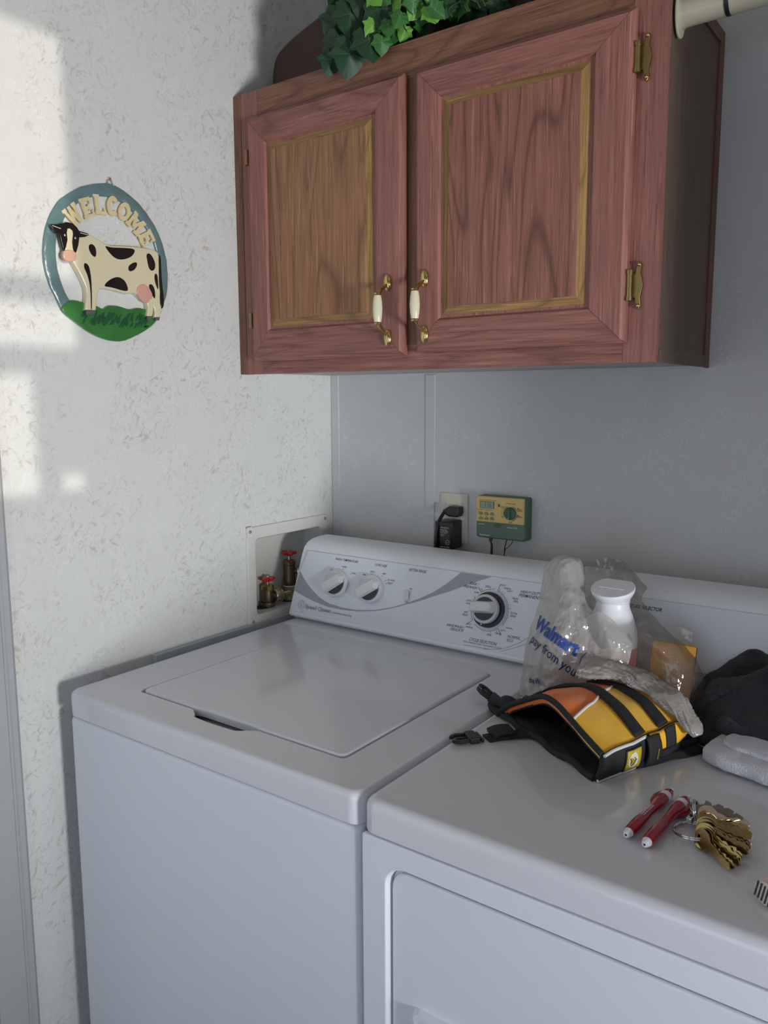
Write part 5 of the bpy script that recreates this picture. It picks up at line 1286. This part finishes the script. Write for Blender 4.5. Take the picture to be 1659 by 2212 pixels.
kn = empty('knitted_garment', 'crumpled charcoal knitted garment with an open ribbed cuff, at the right edge', 'garment', (1.05, -.27, .93))
def kpt(p, a): return p + Vector((noise.noise(p*30), noise.noise(p*30+Vector((5, 0, 0))), noise.noise(p*30+Vector((0, 7, 0)))))*a + Vector((noise.noise(p*170), noise.noise(p*160), noise.noise(p*150)))*.0016
bm = BM()
def dome(u, v):
    a = 2*math.pi*u; r = v
    cx, cy = 1.095, -.255
    rx, ry = .140, .150
    x = cx+rx*r*math.cos(a); y = cy+ry*r*math.sin(a)
    h = .085*max(0, 1-r**2.0)**.75*(1+.35*noise.noise(Vector((x*18, y*18, 1))))
    h += .030*math.exp(-((x-1.015)**2+(y+.19)**2)/.0022)
    q = Vector((x, y, .9165 + (.018 if y < -.30 else .004)*min(1, (1-r)*9)+h)); return kpt(q, .006*min(1, (1-r)*6))
grid(bm, dome, 90, 40); bmesh.ops.remove_doubles(bm, verts=bm.verts, dist=.0004)
o = obj('garment_body', bm, knit, kn, angle=180, solid=.003, off=0)
# rolled cuff: thick ring with a dark mouth, facing the viewer
cc = px2w(1562, 1540, -.345); ax = Vector((.15, -.9, .42)).normalized(); M = frame_from(cc, ax, (1, 0, -.25))
bm = BM(); rs = []
for i in range(41):
    a = 2*math.pi*i/40; c = Vector((.021*math.cos(a), .029*math.sin(a), 0)); ring = []
    nrm = Vector((c.x/.021**2, c.y/.029**2, 0)).normalized()
    for k in range(12):
        b = 2*math.pi*k/12; q = M @ (c + nrm*(.0105*math.cos(b)) + Vector((0, 0, .011*math.sin(b)))); ring.append(kpt(q, .0022))
    rs.append(ring)
rings(bm, rs, False, False); obj('cuff', bm, knit, kn, angle=180, label='rolled ribbed cuff')
bm = BM(); lathe(bm, [(.024, 0), (.020, -.02), (.015, -.04)], 24, M @ Matrix.Diagonal((.85, 1.1, 1, 1))); obj('cuff_mouth', bm, blackfab, kn, label='dark hollow of the cuff')
bm = BM()
for k in range(7):      # ribbed sleeve running back and up from the cuff
    a = R(20+k*23)
    p0 = M @ Vector((.025*math.cos(a), .031*math.sin(a), -.004)); p3 = px2w(1572+k*-5, 1470+k*2.0, -.235)
    tube(bm, [kpt(p, .0015) for p in spline([p0, p0*.6+p3*.4+Vector((0, 0, .008)), p3, p3+Vector((0, .02, -.012))], 6)], [.0095]*19, 10)
obj('sleeve_ribs', bm, knit, kn, angle=180)
ribb = [px2w(1592, 1556, -.372), px2w(1625, 1568, -.372), px2w(1662, 1583, -.368), px2w(1700, 1600, -.36)]
bm = BM(); tube(bm, [p+Vector((0, 0, .002)) for p in spline(ribb, 6)], .0022, 8, ratio=.7); obj('grey_stripe', bm, plain('grey_stripe_yarn', sr(120, 112, 104), .9), kn)
bm = BM(); tube(bm, [kpt(p, .003) for p in spline([px2w(1508, 1592, -.352), px2w(1540, 1600, -.375), px2w(1590, 1612, -.392), px2w(1660, 1622, -.392), px2w(1720, 1632, -.385)], 8)], .0145, 16); 
tube(bm, [kpt(p, .003) for p in spline([px2w(1560, 1566, -.378), px2w(1600, 1588, -.386), px2w(1660, 1606, -.386), px2w(1720, 1620, -.38)], 8)], .0135, 16)
obj('folded_hem', bm, knit, kn, angle=180)
for ch in kn.children: ch.matrix_parent_inverse = Matrix.Translation(kn.location).inverted()

# ================================================================ pens
def pen(p0, p1, label, text, twist):
    a = Vector((*p0, TZ+.0079)); b = Vector((*p1, TZ+.0084)); L = (b-a).length
    r = empty('ballpoint_pen', label, 'pen', a, group='dark red pens on the dryer')
    r.matrix_world = frame_from(a, b-a, (0, 0, 1)) @ Matrix.Rotation(R(twist), 4, 'Z') @ Matrix.Diagonal((1.22, 1.22, 1, 1))
    bm = BM(); lathe(bm, [(.0050, .0075), (.0054, .012), (.0060, .026), (.0060, .036), (.0044, .062), (.0046, .078), (.0060, .094), (.0062, .104), (.0060, .110)], 20); obj('barrel', bm, penred, r, label='dark red barrel')
    bm = BM(); lathe(bm, [(.0061, .1095), (.0062, .1120), (.0060, .1185)], 20); obj('band', bm, penwht, r)
    bm = BM(); lathe(bm, [(.0060, .1185), (.0052, .126), (.0036, .1315)], 20); obj('rear_section', bm, penred, r)
    bm = BM(); lathe(bm, [(.0026, .1310), (.0028, .1350), (.0024, L)], 16); obj('push_button', bm, penwht, r)
    bm = BM(); lathe(bm, [(.0016, 0), (.0030, .0005), (.0048, .0078)], 20); obj('nose_cone', bm, penwht, r)
    bm = BM(); lathe(bm, [(.0010, -.0004), (.0010, .0004)], 12); obj('tip_hole', bm, dgap, r)
    bm = BM(); cl = spline([(.0040, 0, .128), (.0060, 0, .121), (.0078, 0, .110), (.0072, 0, .098), (.0042, 0, .088)], 6); tube(bm, cl, [.0016+.0026*math.sin(math.pi*i/(len(cl)-1)) for i in range(len(cl))], 12, ratio=.8, upv=(1, 0, 0)); obj('clip', bm, penred, r)
    if text:
        ms = []
        for k, t in enumerate(('Harold B. Moore', '1-000-000-0000')):
            M = frame_from((0, 0, .046), (math.cos(R(40)), math.sin(R(40)), 0), (0, 0, 1)) @ Matrix.Translation((0, .0018-.0036*k, .0052))
            ms.append(text_mesh(t, M, width=.030, height=.0022, offset=.01))
        mesh_obj('pen_lettering', ms, penwht, r)
    return r
pen((1.0124, -.6964), (1.0226, -.5582), 'dark red pen with printing, left of the two pens on the dryer', False, -100)
pen((1.0362, -.7041), (1.0446, -.5631), 'dark red pen lying between the other pen and the keys', False, 100)
# tiny white print on the left pen
pr = [o for o in COL.objects if o.name.startswith('ballpoint_pen')][0]
Mi = pr.matrix_world.inverted()
d_ = (Vector((1.0226, -.5582, 0))-Vector((1.0124, -.6964, 0))).normalized()
ms = []
for k, t in enumerate(('State & Farmers', '12345-67890')):
    o_ = Vector((1.0124, -.6964, TZ+.0142))+d_*.044
    side = Vector((0, 0, 1)).cross(d_)
    M = Matrix(((d_.x, side.x, 0, o_.x), (d_.y, side.y, 0, o_.y), (0, 0, 1, o_.z), (0, 0, 0, 1)))
    ms.append(text_mesh(t, Mi @ M @ Matrix.Translation((0, .0012-.0030*k, .0004)), width=.030, height=.0020, offset=.01))
mesh_obj('pen_lettering', ms, penwht, pr, label='fine white printing')

# ================================================================ keys
kr = empty('key_ring', 'large bunch of brass keys on a steel split ring beside the pens', 'keys', (1.075, -.635, TZ))
def ringmesh(c, r, ax, n=40, w_=.0011):
    M = frame_from(c, ax, (1, 0, 0)); bm = BM()
    for dz in (-.0011, .0011): tube(bm, [M @ Vector((r*math.cos(2*math.pi*i/n), r*math.sin(2*math.pi*i/n), dz)) for i in range(n+1)], w_, 8, False)
    return bm
obj('split_ring', ringmesh((1.0750, -.6420, TZ+.0085), .0245, (-.12, .10, 1)), chrome, kr)
obj('small_ring', ringmesh((1.0650, -.6080, TZ+.0150), .0120, (.95, .2, .25)), chrome, kr)
obj('small_ring', ringmesh((1.0800, -.6180, TZ+.0120), .0090, (.5, .8, .2)), chrome, kr)
bm = BM(); box(bm, 1.059, 1.066, -.628, -.616, TZ+.006, TZ+.014); obj('clasp', bm, chrome, kr, bevel=.0015)
def key_mesh(seed):
    q = random.Random(seed); bm = BM()
    pts = []
    for a in range(28, 333, 16): pts.append((-.0095+.0115*math.cos(R(a)), .0110*math.sin(R(a))))
    pts.append((.002, -.0040)); pts.append((.036, -.0040)); pts.append((.0385, -.0015)); pts.append((.0360, .0012))
    x = .034
    while x > .010:
        pts.append((x, q.uniform(.0012, .0042))); x -= q.uniform(.0018, .003)
    pts.append((.006, .0042)); pts.append((.002, .0042))
    ps = [pts, [(-.0150+.0028*math.cos(R(a)), .0028*math.sin(R(a))) for a in range(0, 360, 30)]]
    return curve_mesh(ps, .0006, .0003, Matrix.Translation((.0160, 0, 0)), 1)
kms = [key_mesh(s) for s in range(5)]
for k_ in kms: k_.materials.append(keybr)
kmd = [key_mesh(s+10) for s in range(3)]
for k_ in kmd: k_.materials.append(keydk)
qr = random.Random(5)
def put_key(me, p, yawd, tilt, rollv, zz):
    o = bpy.data.objects.new('key', me); COL.objects.link(o); o.parent = kr
    M = Matrix.Translation((p[0], p[1], zz)) @ Matrix.Rotation(R(yawd), 4, 'Z') @ Matrix.Rotation(R(tilt), 4, 'Y') @ Matrix.Rotation(R(rollv), 4, 'X')
    o.matrix_parent_inverse = Matrix.Translation(kr.location).inverted(); o.matrix_basis = M
for i in range(16):
    f = i/15; ang = -40+f*82
    p = (1.0795+.003*math.cos(f*3), -.6610+f*.038)
    put_key(kms[i % 5], p, ang+qr.uniform(-4, 4), qr.uniform(2, 9), 66+qr.uniform(-14, 12), TZ+.0125+.002*math.sin(f*3.1)+qr.uniform(-.0005, .0015))
for i, (x, y, a) in enumerate(((1.068, -.611, 108), (1.069, -.611, 90), (1.070, -.611, 74), (1.071, -.612, 58), (1.074, -.614, 42), (1.078, -.616, 28))):
    put_key(kmd[i % 3], (x-.004*math.cos(R(a)), y-.004*math.sin(R(a))), a, 8, 40+qr.uniform(-12, 12), TZ+.0135+.001*i)
# ================================================================ pink scrap at the right edge
pk = empty('pink_sock', 'small crumpled pale pink cloth with a black-striped band, at the right edge of the dryer', 'cloth', (1.185, -.705, TZ))
bm = BM(); P = spline([(1.170, -.728, TZ+.0125), (1.180, -.712, TZ+.0150), (1.192, -.690, TZ+.0165), (1.212, -.675, TZ+.0150)], 7)
rs = []
for i, p in enumerate(P):
    t = (P[min(i+1, len(P)-1)]-P[max(i-1, 0)]).normalized(); u_ = t.cross(Vector((0, 0, 1))).normalized(); v_ = u_.cross(t); ring = []
    for k in range(20):
        a = 2*math.pi*k/20; q = p+u_*(.017*math.cos(a))+v_*(.0118*math.sin(a)); nn = noise.noise(q*90)*.004
        q += (u_*math.cos(a)+v_*math.sin(a))*nn
        if q.z < TZ+.0006: q.z = TZ+.0006
        ring.append(q)
    rs.append(ring)
rings(bm, rs); obj('cloth', bm, pinkfab, pk, angle=180)
bm = BM(); M = frame_from((1.1672, -.7305, TZ+.013), (-.65, -.72, .25), (0, 0, 1))
lathe(bm, [(.0115, -.004), (.0128, 0), (.0118, .003), (.0075, .0045)], 20, M @ Matrix.Diagonal((.85, 1.3, 1, 1))); obj('ribbed_band', bm, plain('cream_band', sr(214, 206, 200), .8), pk)
bm = BM()
for k in range(5):
    yy = -.010+.005*k
    tube(bm, [M @ Vector((-.0075, yy, .0052)), M @ Vector((.0075, yy, .0052))], .0009, 6)
obj('band_stripe', bm, black, pk)
for par in (kr, pk):
    for ch in par.children:
        if not ch.name.startswith('key'): ch.matrix_parent_inverse = Matrix.Translation(par.location).inverted()
